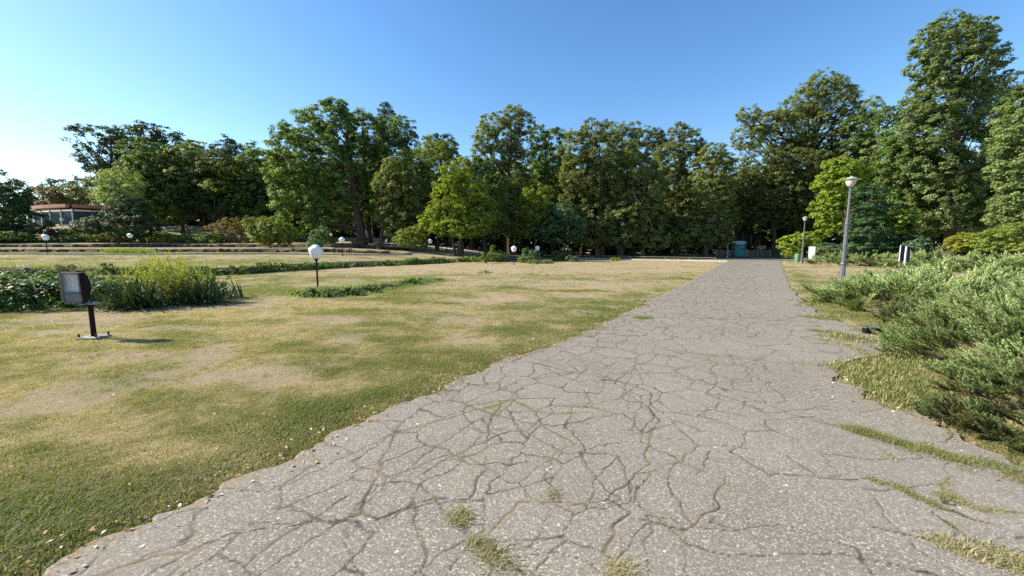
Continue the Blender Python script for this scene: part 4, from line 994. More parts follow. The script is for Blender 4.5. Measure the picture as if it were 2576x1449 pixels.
x = at(972, 600, 56).x; person((x, 56, hz1(x, 56) + .05), 1.2, 1.7, 'person in white walking along the woodland path', 'white_cloth', 'white_cloth', .2)

# ------------------------------------------------------------------ trees
TR = []
def T(*a, **k): r = tree(*a, **k); TR.append(r); return r
T('conifer', 'very dark dense conifers rising beside the glass pavilion', 'tree', 54, 10, [(10,525,55,50),(-60,500,80,80),(38,492,26,38),(62,562,42,28),(-20,580,80,30)], 'yew', leaf=.26, clump=.7, cover=1.8, elong=2)
T('far_tree', 'brown-leaved tree behind the salmon roof edge', 'tree', 100, 115, [(112,505,46,30),(90,495,25,22),(140,510,30,30)], 'autumn', leaf=.45, clump=1.3, trunk=.3)
T('far_tree', 'dark green domed tree above the pavilion roof', 'tree', 108, 168, [(163,480,38,26),(185,500,30,26)], 'oak', leaf=.45, clump=1.3, trunk=.3)
T('far_tree', 'olive tree standing between pavilion and big oak', 'tree', 104, 215, [(205,500,48,28),(240,480,28,28),(200,468,14,22),(250,510,40,30)], 'linden_brown', leaf=.45, clump=1.3, trunk=.3)
T('oak_tree', 'dark airy oak with sky showing through its leaning crown', 'tree', 68, 290, [(232,350,38,32),(205,385,16,18),(265,385,42,45),(285,345,28,24),(262,440,38,40),(230,410,20,25),(290,420,30,40)], 'oak', leaf=.3, clump=.95, cover=1.25, patch=.3, trunk=.45, nl=24)
T('oak_tree', 'dark round-topped oak joined to the airy one', 'tree', 70, 345, [(335,345,36,28),(375,335,32,22),(415,348,30,26),(350,390,45,40),(300,400,26,45)], 'oak', leaf=.3, clump=.95, cover=1.3, patch=.24, trunk=.45, nl=20)
T('willow_tree', 'small pale grey-green willow below the oaks', 'tree', 52, 310, [(293,462,46,38),(325,482,32,28),(280,490,30,20)], 'willow', leaf=.2, clump=.5, elong=3.5, droop=.5, trunk=.15)
T('juniper_shrub', 'large blackish evergreen shrub mass below the pale willow', 'shrub', 49, 300, [(302,556,50,34),(232,570,40,17),(350,565,42,32),(315,520,36,26)], 'dark_shrub', leaf=.2, clump=.6, cover=1.8, elong=2.4, trunk=.12)
T('broad_tree', 'mid-green broad tree standing to the side of the oaks', 'tree', 60, 400, [(400,420,55,42),(365,475,50,50),(440,470,52,55),(465,405,40,38),(420,525,60,40),(350,440,30,30)], 'broad', leaf=.27, clump=.8, trunk=.3, nl=16)
T('broad_tree', 'olive-green tree with yellowish top before the pine', 'tree', 66, 520, [(500,395,36,40),(535,440,45,45),(500,470,50,50),(560,500,50,50),(490,372,16,20)], 'olive', leaf=.27, clump=.8, trunk=.25, nl=14)
T('locust_tree', 'bright green feathery sapling glowing among darker trees', 'tree', 57, 545, [(530,415,28,16),(575,435,26,14),(552,470,34,14),(600,500,24,12)], 'locust', leaf=.2, clump=.5, cover=1.1, trunk=.12)
T('pine_tree', 'thin-topped brownish pine with flat open branches', 'tree', 64, 583, [(578,343,14,8),(572,360,28,7),(582,376,38,8),(570,393,40,9),(590,412,44,10),(578,440,46,14),(590,470,46,16)], 'pine', leaf=.24, clump=.6, cover=1.1, elong=4, flat=.35, trunk=.25, nl=28, bark='bark', patch=.2)
T('broad_tree', 'dusky green tree between the pine and the great round tree', 'tree', 60, 640, [(640,385,24,26),(650,420,38,35),(640,475,48,50),(610,530,46,50),(665,540,40,50)], 'broad', leaf=.27, clump=.8, trunk=.25, nl=14, bare=2)
T('great_tree', 'great round dark-green tree, biggest crown of the woods', 'tree', 50, 912, [(757,325,52,45),(830,300,52,38),(715,360,40,35),(855,335,50,50),(700,430,32,40),(760,400,62,60),(820,400,70,70),(725,500,40,45),(760,470,60,60),(740,555,40,38),(810,530,60,50),(870,450,50,70),(845,270,30,18)], 'broad', leaf=.23, clump=.72, cover=1.6, trunk=.55, nl=30, patch=.06)
T('great_tree', 'dark tree leaning against the great round tree', 'tree', 54, 930, [(905,315,38,34),(935,350,42,50),(925,430,52,60),(1000,330,44,32),(985,395,50,45),(930,510,60,50),(870,530,50,50),(1030,350,22,24)], 'broad', leaf=.24, clump=.72, trunk=.45, nl=20, patch=.06)
T('spruce_tree', 'dark blue-green conifer top poking above the woods', 'tree', 59, 972, [(968,272,13,13),(972,292,20,16),(968,318,26,20),(980,350,34,30)], 'pine', leaf=.25, clump=.55, cover=1.6, elong=2.4, trunk=.25)
T('linden_tree', 'brownish drooping linden beside the feathery locust', 'tree', 46, 955, [(995,425,34,28),(975,470,32,36),(1015,470,45,42),(985,535,38,40),(1030,540,42,40),(1010,580,50,28),(1055,500,30,40)], 'linden_brown', leaf=.22, clump=.6, droop=.35, trunk=.3, nl=18)
T('locust_tree', 'soft feathery yellow-green locust behind the maple', 'tree', 49, 1100, [(1030,430,50,26),(1090,375,42,28),(1110,425,52,36),(1060,400,40,26),(1090,460,60,30),(1120,370,24,16)], 'locust', leaf=.15, clump=.5, cover=1.3, trunk=.22, nl=14, elong=2.2)
T('broad_tree', 'dark leaning tree edge behind the feathery locust', 'tree', 60, 1135, [(1125,375,26,30),(1140,400,16,24),(1090,360,30,20)], 'oak', leaf=.28, clump=.7, patch=.3, trunk=.25)
T('maple_tree', 'bright yellow-green maple with several low stems', 'tree', 42, 1155, [(1135,440,26,26),(1165,425,22,28),(1130,490,46,36),(1185,480,44,40),(1145,535,66,34),(1205,540,48,40),(1090,555,34,22),(1160,575,70,22)], 'maple', leaf=.19, clump=.5, cover=1.6, trunk=.35, stems=5, nl=20)
T('maple_tree', 'darker green maple standing close behind the bright one', 'tree', 47, 1225, [(1205,440,38,38),(1230,490,44,46),(1235,555,46,45),(1190,430,26,26)], 'broad', leaf=.2, clump=.55, trunk=.22)
T('tall_tree', 'tallest airy tree of the middle woods with forked top', 'tree', 55, 1285, [(1240,315,32,24),(1285,292,32,26),(1315,315,28,28),(1225,350,32,30),(1270,345,42,34),(1320,365,32,36),(1215,385,26,26),(1250,400,48,34),(1280,450,60,42),(1250,500,50,50),(1300,540,56,56)], 'linden', leaf=.24, clump=.62, cover=1.4, patch=.16, trunk=.42, nl=36)
T('broad_tree', 'dark green tree shoulder to shoulder with the airy tree', 'tree', 58, 1390, [(1362,345,24,28),(1388,350,28,28),(1380,400,42,44),(1400,440,45,50),(1375,490,48,55)], 'broad', leaf=.26, clump=.7, trunk=.3, nl=16)
T('young_tree', 'young yellow-green tree in front of dark trunks', 'tree', 48, 1345, [(1352,490,38,24),(1340,530,40,36),(1365,560,36,32),(1325,570,32,26)], 'maple', leaf=.2, clump=.5, cover=1.2, trunk=.14)
T('young_tree', 'low blue-green tree above the bushes by the rail', 'tree', 47, 1420, [(1410,545,40,36),(1440,575,38,30),(1390,585,40,24)], 'bluegreen', leaf=.2, clump=.5, trunk=.14, stems=3)
T('linden_tree', 'big brown-tinged linden in the centre of the woods', 'tree', 50, 1512, [(1495,330,32,30),(1455,370,44,36),(1515,385,48,45),(1460,440,48,44),(1520,460,52,48),(1450,515,42,40),(1500,545,56,44),(1470,590,46,28),(1530,600,46,18)], 'linden_brown', leaf=.21, clump=.6, cover=1.6, droop=.3, trunk=.4, nl=24, stems=2)
T('tall_tree', 'tree top with loose branches behind the central linden', 'tree', 60, 1590, [(1545,330,38,22),(1590,325,30,16),(1570,360,45,35),(1440,345,26,16),(1620,350,30,26)], 'linden', leaf=.26, clump=.6, cover=1.1, patch=.3, trunk=.3, nl=16, bare=1)
T('linden_tree', 'dark drooping linden with a pale dead branch', 'tree', 50, 1560, [(1590,390,36,34),(1610,430,44,40),(1570,480,48,45),(1620,500,44,50),(1565,545,56,42),(1620,570,58,38),(1650,470,38,40),(1560,595,50,24),(1640,606,46,16)], 'linden', leaf=.21, clump=.6, cover=1.6, droop=.3, trunk=.4, nl=24)
dead = MB(); o_ = TR[-1]; b_ = Vector(o_.location)
def bp(px, py): return at(px, py, 48.0) - b_
for pl in ([(1590,480),(1600,500),(1605,520),(1625,540),(1628,560)], [(1604,520),(1592,540),(1593,560)], [(1606,520),(1640,522),(1665,524)], [(1597,496),(1611,510),(1615,524)], [(1625,542),(1636,556),(1640,575)]):
    dead.tube([bp(*p) for p in pl], [.035]*(len(pl)-1) + [.02], 5)
dead.build('dead_branch', M['bark_pale'], o_)
T('spruce_tree', 'spiky pair of spruce tops over the lindens', 'tree', 58, 1660, [(1650,335,14,12),(1645,355,24,18),(1668,350,12,18),(1655,385,32,26)], 'pine', leaf=.25, clump=.5, cover=1.5, elong=2.6, trunk=.22)
T('linden_tree', 'pointed linden between spruce tops and path woods', 'tree', 54, 1700, [(1705,335,26,22),(1725,365,40,32),(1690,400,46,36),(1740,410,38,42),(1700,455,50,46),(1680,520,50,46),(1730,540,50,44),(1690,585,60,30)], 'linden', leaf=.22, clump=.6, cover=1.55, trunk=.36, nl=22)
T('linden_tree', 'olive linden nearest the teal cabin', 'tree', 50, 1775, [(1795,385,32,22),(1780,430,40,40),(1815,430,32,42),(1790,490,48,44),(1810,545,40,40),(1770,565,50,40),(1740,592,50,28),(1800,596,40,26)], 'linden_brown', leaf=.21, clump=.6, cover=1.5, trunk=.34, nl=20)
T('sparse_tree', 'tall sparse tree with bare twigs against the sky', 'tree', 58, 2010, [(2065,215,40,28),(2110,225,38,26),(2030,250,44,34),(2085,265,58,40),(1990,280,32,26),(1885,290,26,22),(1930,310,50,24),(1975,335,66,42),(2060,330,66,50),(2110,300,40,40),(1880,345,38,30),(2020,390,80,44)], 'linden', leaf=.2, clump=.55, cover=1.35, patch=.24, trunk=.5, nl=60, bare=5)
T('broad_tree', 'brown-tinged tree hanging low over the path end', 'tree', 55, 1950, [(1920,420,56,42),(1985,430,60,48),(1890,470,40,38),(1950,490,66,46),(2030,480,50,52),(1920,535,46,26),(2000,540,60,36),(2040,420,40,40)], 'linden_brown', leaf=.22, clump=.6, cover=1.5, trunk=.34, nl=22)
T('poplar_tree', 'distant pale poplar top behind the lamp post', 'tree', 84, 2182, [(2182,285,26,36),(2175,330,34,50),(2195,350,30,60)], 'poplar', leaf=.35, clump=.9, trunk=.3)
T('broad_tree', 'dark green tree filling the gap above the catalpa', 'tree', 55, 2155, [(2150,380,44,50),(2130,345,36,40),(2170,430,46,60),(2200,460,40,50)], 'broad', leaf=.25, clump=.65, trunk=.3)
T('catalpa_tree', 'bright yellow-green catalpa behind the tall lamp post', 'tree', 40, 2130, [(2120,420,38,22),(2095,465,42,32),(2130,470,36,40),(2085,520,38,34),(2120,540,42,36),(2080,570,28,20),(2155,440,28,24)], 'catalpa', leaf=.24, clump=.5, cover=1.5, elong=1.25, trunk=.2, droop=.3)
T('leafy_shrub', 'small bright lime shrub beside the green bin', 'shrub', 40.5, 2010, [(1995,612,28,20),(2030,598,30,14),(2050,606,24,14),(1990,632,22,12)], 'catalpa', leaf=.2, clump=.35, elong=1.3, trunk=.05)
T('yew_tree', 'dark yew with layered branches behind the lamp post', 'tree', 33, 2195, [(2175,500,40,34),(2210,545,50,40),(2170,575,46,34),(2230,590,60,34),(2190,620,60,20),(2260,612,46,20)], 'yew', leaf=.15, clump=.4, cover=1.8, elong=2.2, trunk=.16, flat=.45)
T('young_tree', 'small lime-leaved tree before the dark yew', 'tree', 32, 2262, [(2258,545,30,22),(2275,570,26,22),(2245,572,22,16),(2285,545,16,16)], 'catalpa', leaf=.17, clump=.35, elong=1.25, trunk=.08)
T('leafy_shrub', 'low broad-leaved shrub beside the blue sign', 'shrub', 30, 2325, [(2310,618,26,12),(2340,625,24,10),(2320,606,14,8)], 'bluegreen', leaf=.17, clump=.3, elong=1.2, trunk=.04)
T('leafy_shrub', 'low dark shrub behind the white information board', 'shrub', 37.5, 2090, [(2075,630,34,16),(2110,642,40,14),(2130,650,24,8)], 'bluegreen', leaf=.15, clump=.35, trunk=.04)
T('poplar_tree', 'huge tall poplar towering above everything else', 'tree', 42, 2390, [(2385,72,34,34),(2350,110,40,42),(2430,100,42,44),(2470,105,22,42),(2395,125,46,60),(2330,165,32,46),(2395,170,62,60),(2400,235,60,56),(2460,180,46,66),(2360,250,60,60),(2430,260,66,66),(2490,290,34,60),(2320,320,52,56),(2390,350,70,66),(2450,380,72,66),(2345,420,66,60),(2420,460,70,60),(2470,500,52,56),(2350,505,58,50),(2410,555,70,34),(2480,560,40,40)], 'poplar', leaf=.22, clump=.62, cover=1.45, trunk=.5, nl=24, bark='bark', jit=(.84, 1.05))
T('broad_tree', 'dense dark tree at the foot of the huge poplar', 'tree', 45, 2275, [(2240,300,28,34),(2270,340,42,50),(2250,410,50,56),(2300,420,44,60),(2280,490,48,52),(2320,550,50,46)], 'broad', leaf=.22, clump=.6, cover=1.6, trunk=.3, nl=18)
T('pine_tree', 'dark pine tip behind the shoulder of the poplar', 'tree', 46, 2545, [(2555,215,42,24),(2530,260,38,36),(2570,280,46,50),(2545,350,50,60)], 'pine', leaf=.24, clump=.6, elong=2.4, trunk=.3)
T('poplar_tree', 'broad poplar cut by the picture edge beside the huge one', 'tree', 33, 2590, [(2560,330,46,52),(2600,300,60,80),(2545,400,40,56),(2590,420,70,70),(2545,480,42,52),(2600,520,80,60),(2540,545,40,34),(2660,420,70,120)], 'poplar', leaf=.19, clump=.55, cover=1.5, trunk=.45, nl=24)
T('leafy_shrub', 'round golden-yellow shrub beside the poplar trunk', 'shrub', 30, 2422, [(2420,604,28,18),(2410,622,26,12),(2440,620,26,12)], 'yellow', leaf=.12, clump=.25, trunk=.05)
T('leafy_shrub', 'large spreading green shrub next to the golden one', 'shrub', 27, 2530, [(2500,600,36,22),(2550,590,50,26),(2600,600,60,36),(2490,622,30,12),(2560,622,70,14)], 'olive', leaf=.12, clump=.3, cover=1.7, elong=2.4, trunk=.06, flat=.5)
# bushes on the terraces
T('willowy_shrub', 'brownish arching willowy shrub on the upper terrace', 'shrub', 52, 580, [(555,580,34,24),(585,575,26,28),(545,600,24,14),(600,600,24,14)], 'autumn', leaf=.16, clump=.4, elong=3.5, cover=.9, trunk=.1, droop=.5, patch=.2)
T('wide_bush', 'wide olive-green rounded bush on the terrace', 'shrub', 44, 685, [(650,570,30,24),(690,575,38,26),(715,590,28,24),(665,595,36,18),(630,560,16,14)], 'olive', leaf=.17, clump=.4, cover=1.7, trunk=.08)
T('small_bush', 'small blue-green bush beside the wide olive one', 'shrub', 41, 802, [(800,600,18,20),(812,585,14,14),(795,615,18,10)], 'bluegreen', leaf=.13, clump=.25, trunk=.04)
T('small_bush', 'small yellowish bush in shade behind the bench', 'shrub', 50, 832, [(826,606,22,10)], 'yellow', leaf=.14, clump=.25, trunk=.03)
T('round_shrub', 'round olive shrub with a dark foot beside the maple', 'shrub', 43, 1043, [(1030,595,30,20),(1055,590,26,22),(1010,605,22,14),(1045,612,30,12)], 'olive', leaf=.15, clump=.33, trunk=.08, stems=3)
T('round_bush', 'dark purple clipped ball behind a globe lamp', 'shrub', 50, 122, [(122,585,10,10)], 'purple', leaf=.1, clump=.16, cover=3, trunk=.05, jit=(.92, 1.0))
for px, py, rx, ry, D, mt, lb in ((20,592,50,10,50,'broad','rough green scrub along the top of the clipped hedge'), (270,590,60,12,53,'olive','olive scrub in front of the blackish shrubs'), (180,585,50,9,58,'linden_brown','low brown scrub before the glass pavilion'), (360,592,70,10,54,'broad','spreading green scrub between drum lamps'), (440,598,60,9,53,'olive','yellow-green scrub at the end of the hedge'), (510,598,40,12,50,'broad','grey-green scrub beside the willowy shrub'), (480,590,18,9,56,'bluegreen','little blue-green bush among the scrub')):
    T('scrub', lb, 'shrub', D, px, [(px-rx*.5,py,rx*.6,ry),(px+rx*.4,py+1,rx*.7,ry*.9)], mt, leaf=.17, clump=.35, cover=1.5, trunk=0)
for px, py, rx, ry, D, mt, lb in ((1335,640,22,14,38,'bluegreen','grey-green bush around the rear globe lamp'), (1318,652,14,8,36.5,'olive','yellowish weeds in front of the grey-green bush'), (1412,645,26,14,40,'broad','rounded dark bush before the grey floodlight'), (1440,652,16,9,39,'bluegreen','low dark bush at the start of the rail'), (1360,660,32,5,35,'weed','dark low creeping plants on the dry lawn'), (1199,652,16,6,36,'weed','small dark leafy clump at the ledge end'), (1221,648,10,12,35,'olive','upright pale leafy plant beside the tall stalk'), (1262,645,18,14,38.5,'weed','tangled weeds behind the flat lawn lamp'), (1550,652,12,4,42,'yellow','small yellow weed below the rail'), (1222,686,16,4,22.5,'weed','small dark weed patch out on the dry lawn')):
    T('low_bush', lb, 'shrub', D, px, [(px-rx*.4,py,rx*.6,ry),(px+rx*.4,py+1,rx*.6,ry*.9)], mt, leaf=.1, clump=.22, cover=1.5, trunk=0)
T('stalk_plant', 'tall leafy stalk plant standing behind the flat lawn lamp', 'plant', 35.5, 1239, [(1240,624,5,7),(1238,636,7,8),(1240,648,9,8)], 'olive', leaf=.12, clump=.14, cover=1.4, trunk=.02)
# trees of the back rows, copied from three sources
def backtree(mat, seed, label):
    random.seed(seed)
    return T('woodland_tree', label, 'tree', 70, 1300 + seed, [(1300+seed,430,60,45),(1270+seed,480,55,50),(1340+seed,490,55,50),(1300+seed,540,70,40)], mat, leaf=.34, clump=1.0, cover=1.3, trunk=.3, nl=14, group='dark trees in the back rows of the woods')
LB = 'dark tree in the back rows of the woods'
src = [backtree('broad', 10, LB), backtree('linden', 90, LB), backtree('oak', 200, LB)]
k = 0
for D, n, lo, hi in ((62, 17, 380, 1840), (74, 17, 330, 1900), (90, 13, 300, 2000)):
    for i in range(n):
        px = lo + (hi - lo) * (i + random.uniform(.2, .8)) / n
        if D > 70 and px < 520: pass
        s = src[k % 3]; k += 1; o = copy_tree(s); x = at(px, 600, D).x
        o.location = (x, D + random.uniform(-3, 3), hz1(x, D)); o.rotation_euler.z = random.uniform(0, 6.28); f_ = random.uniform(.72, .95) * (D / 74) ** .3
        o.scale = (f_, f_, f_ * random.uniform(.85, 1.05)); o['label'] = LB
for D, px in ((62, 1935), (66, 1990), (70, 2060), (58, 2100), (52, 2180), (50, 2240), (55, 2330), (60, 2420), (56, 2500), (52, 2590), (48, 2680), (40, 2760)):
    s = src[k % 3]; k += 1; o = copy_tree(s); x = at(px, 600, D).x; o.location = (x, D + 4, 0); f_ = random.uniform(.8, .95); o.scale = (f_, f_, f_); o.rotation_euler.z = random.uniform(0, 6.28)
    o['label'] = 'dark tree behind the poplars and shrubs'; o['group'] = 'dark trees behind the poplars'
# understory that closes the view between the trunks
lob = []
for px in range(330, 2700, 34):
    D = 78 + random.uniform(-4, 4) if px < 1850 else 68
    p = at(px, 590, D); z = hz1(p.x, D); lob.append((p.x, D, z + 2.0, 2.6, 1.6, random.uniform(2.6, 3.8)))
    if px % 2 == 0:
        p = at(px + 20, 590, 104); z = hz1(p.x, 104); lob.append((p.x, 104, z + 3, 4.5, 2.5, random.uniform(4, 6.5)))
tag(link('undergrowth', crown_mesh('undergrowth', lob, clump=1.1, leaf=.75, cover=1.9, elong=1.2, tri=True), M['dark_shrub']), 'dark undergrowth closing the view between the trunks', 'undergrowth', kind='stuff')

# ------------------------------------------------------------------ hedges
lob = []
for x in np.arange(-75, -27, .8): lob.append((x, 54.6 + random.uniform(-.1, .1), hz1(x, 54) + .42, .75, .6, .5 + random.uniform(-.05, .05)))
h = link('clipped_hedge', crown_mesh('clipped_hedge', lob, clump=.3, leaf=.17, cover=1.2, jit=(.9, 1.05), tri=True), M['broad']); tag(h, 'long low clipped hedge crossing the upper terrace', 'hedge')
lob = []
for x in np.arange(-20, -9.3, .42):
    for j, y in enumerate((9.35, 10.0, 10.7, 11.6)):
        if x > -10.6 and j < 3: continue
        if x > -11.3 and j < 1: continue
        hh = .68 + .09 * math.sin(x * 1.1 + y)
        lob.append((x, y + .12 * (x + 13) + random.uniform(-.1, .1), hh * .5, .5, .45, hh * .52))
h = link('vine_hedge', crown_mesh('vine_hedge', lob, clump=.17, leaf=.1, cover=1.0, elong=1.25, inner=.05, up=1.2, jit=(.85, 1.1)), M['vine']); tag(h, 'thick bank of leafy vines behind the floodlight', 'hedge')
T('dry_shrub', 'small dry brownish shrub on the ledge above the vines', 'shrub', 20.2, 172, [(168,672,18,8),(165,682,22,8)], 'linden_brown', leaf=.08, clump=.16, cover=1.1, trunk=.03, elong=2.5)

# ------------------------------------------------------------------ yucca and goldenrod clump
def yucca(loc, n, L, label, rz):
    t = empty('yucca', (loc[0], loc[1], hz1(*loc[:2])), label, 'yucca', 'yucca clumps round the goldenrod')
    nh = loc[2] if len(loc) > 2 else 1
    hub = np.stack([rng.normal(size=n)*.22*nh, rng.normal(size=n)*.14, np.full(n, .03)], 1)
    az = rng.random(n)*6.283; el = np.radians(rng.uniform(4, 72, n)); Ls = L*rng.uniform(.6, 1.1, n)*(0.7+.3*np.sin(el))
    d = np.stack([np.cos(az)*np.cos(el), np.sin(az)*np.cos(el), np.sin(el)], 1); sd = np.stack([-np.sin(az), np.cos(az), az*0], 1)
    P = []; w = .026*rng.uniform(.7, 1.2, n)
    ts = [0, .4, .75, 1]; ws = [.9, 1, .6, .05]; sag = .12*np.cos(el)
    rows = [(hub + d*(Ls*t_)[:, None] - np.array([0,0,1])*(sag*Ls*t_**2*1.6)[:, None], w*w_) for t_, w_ in zip(ts, ws)]
    for i in range(3):
        a, wa = rows[i]; b, wb = rows[i+1]; P.append(np.stack([a - sd*wa[:,None], a + sd*wa[:,None], b + sd*wb[:,None], b - sd*wb[:,None]], 1))
    Vv = np.stack(P, 1).reshape(-1, 3)
    link('leaves', npmesh('leaves', Vv, np.arange(len(Vv)).reshape(-1, 4), 4, {'tint': ('FACE', np.repeat(rng.random(n), 3))}), M['yucca'], t); return t
for px, py, D, n, L, lb in ((345,770,9.6,260,1.0,'spiky yucca clump between vines and goldenrod'), (300,765,9.6,110,.75,'low sprawling yucca beside the vine bank'), (505,755,10.4,240,1.0,'blue-green yucca clump leaning over dry grass'), (555,745,11.3,110,.7,'small yucca at the outer end of the clump'), (430,762,10.2,110,.5,'yucca half hidden under the goldenrod stems')):
    x = at(px, py, D).x; yucca((x, D, 1.2), n, L, lb, 0)
def goldenrod(x0, y0, n, H, spread, label, cat='plant'):
    t = empty('goldenrod', (x0, y0, hz1(x0, y0)), label, cat)
    C=[];U=[];Vv=[];L=[];W=[];Tn=[]
    for i in range(n):
        bx, by = rng.normal()*spread[0], rng.normal()*spread[1]; h = H*rng.uniform(.6, 1.08)*(1 - .25*min(1, abs(bx)/spread[0]/2)); ln = rng.normal(size=2)*.12
        m_ = 34
        for k in range(m_):
            f_ = (k + .5)/m_; z = h*f_; p = np.array([bx + ln[0]*f_**2 + bx*.25*f_, by + ln[1]*f_**2, z]); a = rng.random()*6.283; el = .5 if f_ < .75 else .9
            if f_ < .4 and k % 2: u = np.array([ln[0]*f_, ln[1]*f_, 1.0]); l_, w_, tn = h/m_*3.2, .012, rng.uniform(0, .2)
            else: u = np.array([math.cos(a)*math.cos(el), math.sin(a)*math.cos(el), math.sin(el)]); l_, w_, tn = (.11*(1.15-f_)+.04), .018, np.clip(.25 + f_*.75 + rng.normal()*.12, 0, 1)
            u = u/np.linalg.norm(u); v = np.cross(u, rng.normal(size=3)); v /= np.linalg.norm(v)
            C.append(p + u*l_*.5); U.append(u); Vv.append(v); L.append(l_); W.append(w_); Tn.append(tn)
    link('stems', leafmesh('stems', np.array(C), np.array(U), np.array(Vv), np.array(L), np.array(W), np.array(Tn)), M['goldenrod'], t); return t
x = at(425, 760, 10.4).x; goldenrod(x, 10.45, 240, 1.4, (.42, .26), 'tall yellow-green goldenrod rising between the yuccas')
x = at(360, 760, 10.8).x; goldenrod(x, 11.1, 50, .9, (.3, .2), 'shorter goldenrod stems behind the spiky yucca')
tallgrass('tall_grass', [(at(255, 0, 35.5).x + k*.3, 35.5, 0) for k in range(-6, 7)], 900, .55, (.35, .25), 'grass_tall', 'bright green tall grass clump below the stone steps', (.3, 1), 'stuff')

# ------------------------------------------------------------------ junipers
def juniper(loc, rx, ry, h, n, label, mat='juniper', m_=26, L0=.34, lf=.05, tb=.55, w0=.012):
    """spreading juniper: feathery shoots leaving a mound outward and upward"""
    x0, y0 = loc; z0 = hz1(x0, y0) if y0 > 12 else 0.0; t = empty('juniper', (x0, y0, z0), label, 'juniper', None)
    per = 13; nb = max(8, n // per); n = nb * per
    a = rng.random(nb)*6.283; rad = rng.random(nb)**.45
    bx = np.cos(a)*rad*rx; by = np.sin(a)*rad*ry
    lump = .4 + 1.1*fbm(bx + x0, by + y0, .8, 401, 3)
    top = h*np.sqrt(np.clip(1 - rad**2.6, .04, 1))*lump
    bz = np.maximum(top*(1 - .5*rng.random(nb)**1.5) - .16, .02)
    out = np.stack([np.cos(a)*(.4 + rad), np.sin(a)*(.4 + rad), .45 + .5*(1 - rad)], 1)
    db = unit(out + rng.normal(size=(nb, 3))*np.array([.4, .4, .22]) + np.array([.2, -.1, 0]))
    LBr = L0*1.2*rng.uniform(.6, 1.5, nb)
    bi = np.repeat(np.arange(nb), per); fk = np.tile((np.arange(per) + .4)/per, nb)
    base = np.stack([bx, by, bz], 1)[bi] + db[bi]*(LBr[bi]*fk*.8)[:, None] - np.array([0, 0, 1.])*(LBr[bi]*fk**2*.12)[:, None]
    sb = unit(np.cross(db, np.array([0, 0, 1.]) + rng.normal(size=(nb, 3))*.2))[bi]
    d = unit(db[bi] + sb*(rng.choice([-1, 1], n)*rng.uniform(.1, .75, n)*(1.05 - fk))[:, None] + rng.normal(size=(n, 3))*.12 + np.array([0, 0, .12]))
    Ls = L0*rng.uniform(.6, 1.1, n)*(1.15 - .35*fk)
    a = None
    side = unit(np.cross(d, np.array([0, 0, 1.]) + rng.normal(size=(n, 3))*.25)); up = np.cross(side, d)
    f_ = (np.arange(m_) + .5)/m_
    sgn = np.where(np.arange(m_) % 2, 1., -1.)
    idx = np.repeat(np.arange(n), m_); ff = np.tile(f_, n); ss = np.tile(sgn, n)
    ctr = base[idx] + d[idx]*(Ls[idx]*ff)[:, None] + up[idx]*(Ls[idx]*.28*ff**2)[:, None] - np.array([0,0,1.])*(Ls[idx]*.12*ff**3)[:, None]
    ang = rng.uniform(.28, .62, len(idx)); roll = rng.normal(size=len(idx))*.5
    u = unit(d[idx]*np.cos(ang)[:, None] + (side[idx]*ss[:, None]*np.cos(roll)[:, None] + up[idx]*(np.sin(roll) + .25)[:, None])*np.sin(ang)[:, None])
    ll = lf*(1.5 - 1.15*ff)*np.minimum(1, .35 + 2.5*ff)*rng.uniform(.7, 1.3, len(idx)); v = unit(np.cross(u, rdir(len(idx))))
    c = ctr + u*(ll*.5)[:, None]
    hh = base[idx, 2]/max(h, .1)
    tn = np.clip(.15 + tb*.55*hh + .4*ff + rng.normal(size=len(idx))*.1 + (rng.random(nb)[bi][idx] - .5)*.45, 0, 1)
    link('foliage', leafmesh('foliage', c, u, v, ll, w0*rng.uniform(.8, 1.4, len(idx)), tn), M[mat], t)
    mb = MB()
    for k in range(16):
        aa = random.uniform(0, 6.283); q = Vector((math.cos(aa)*rx*.7, math.sin(aa)*ry*.7, h*random.uniform(.25, .7)))
        mb.tube([(0, 0, -.05), (q.x*.4, q.y*.4, q.z*.35), tuple(q)], [.035, .022, .008], 5, cap=False)
    mb.build('branches', M['bark'], t)
    return t
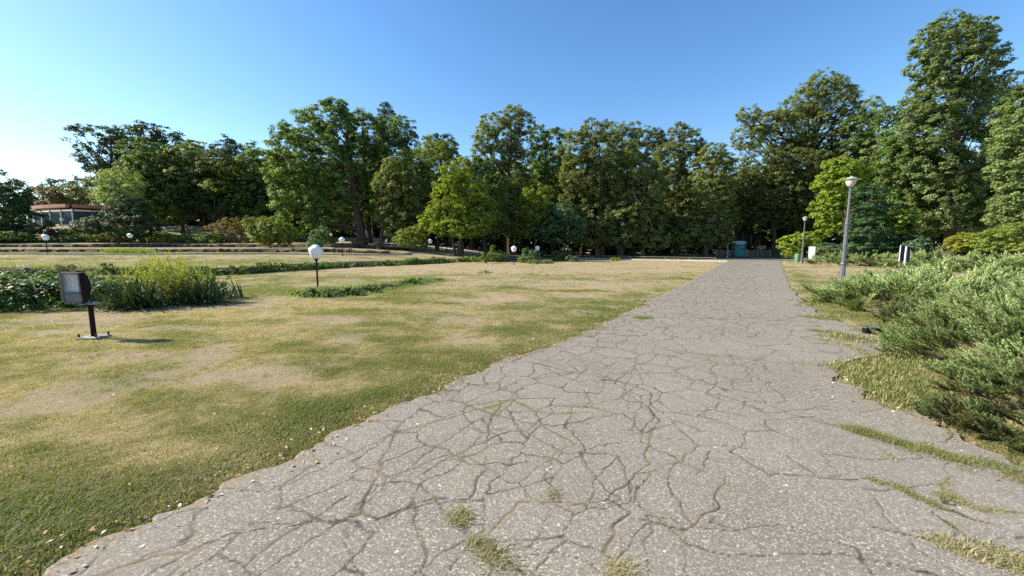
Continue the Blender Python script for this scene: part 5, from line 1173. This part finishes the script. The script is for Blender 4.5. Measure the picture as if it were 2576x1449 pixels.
juniper((7.35, 4.35), 2.2, 1.7, .95, 5200, 'nearest big juniper spilling over the path side', m_=26, L0=.30, lf=.05, w0=.012)
juniper((5.85, 3.5), 1.25, .8, .66, 2000, 'small juniper clump filling the corner before the picture edge', m_=24, L0=.27, lf=.048, w0=.012)
juniper((9.3, 5.6), 2.4, 1.9, .95, 2900, 'juniper mound touching the picture edge behind the nearest one', m_=22, L0=.34, lf=.06, w0=.015)
juniper((4.95, 3.0), 1.15, .6, .42, 1900, 'low juniper fringe at the foot of the big one', 'juniper_old', m_=22, L0=.24, lf=.045, w0=.012)
juniper((8.9, 7.2), 1.35, 1.0, .5, 1900, 'old brownish juniper between the two blue-green mounds', 'juniper_old', m_=22, L0=.3, lf=.06, tb=.3, w0=.016)
juniper((10.3, 9.2), 2.1, 2.0, .70, 3300, 'blue-green juniper mound in front of the tall lamp post', m_=20, L0=.42, lf=.075, w0=.022)
juniper((12.8, 11.0), 2.7, 2.2, .72, 2700, 'juniper mound behind, under the navy sign', m_=18, L0=.45, lf=.085, w0=.027)
juniper((12.6, 8.0), 2.6, 1.7, .66, 2000, 'yellower juniper between mounds near the picture edge', 'juniper_old', m_=18, L0=.42, lf=.08, w0=.025)
T('leafy_shrub', 'bright green leafy sapling inside the juniper mounds', 'shrub', 8.4, 2470, [(2440,752,22,16),(2475,758,26,18),(2500,745,20,14)], 'maple', leaf=.07, clump=.14, cover=1.1, trunk=.02)
for i, (px, D, rx) in enumerate(((2200, 30, 4.5), (2290, 28.5, 4.2), (2390, 27, 4.4), (2490, 25, 4.2), (2580, 23, 4.2), (2690, 22, 4.5))):
    x = at(px, 660, D).x
    juniper((x, D), rx, 2.6, .72, 1100, ['low green juniper carpet beside the dark yew', 'low juniper carpet behind the navy sign', 'low juniper carpet before the poplar trunk', 'low juniper carpet before the golden shrub', 'low juniper carpet before the spreading shrub', 'low juniper carpet at the picture edge'][i], m_=14, L0=.55, lf=.13, w0=.045)['group'] = 'low juniper bed under the trees'
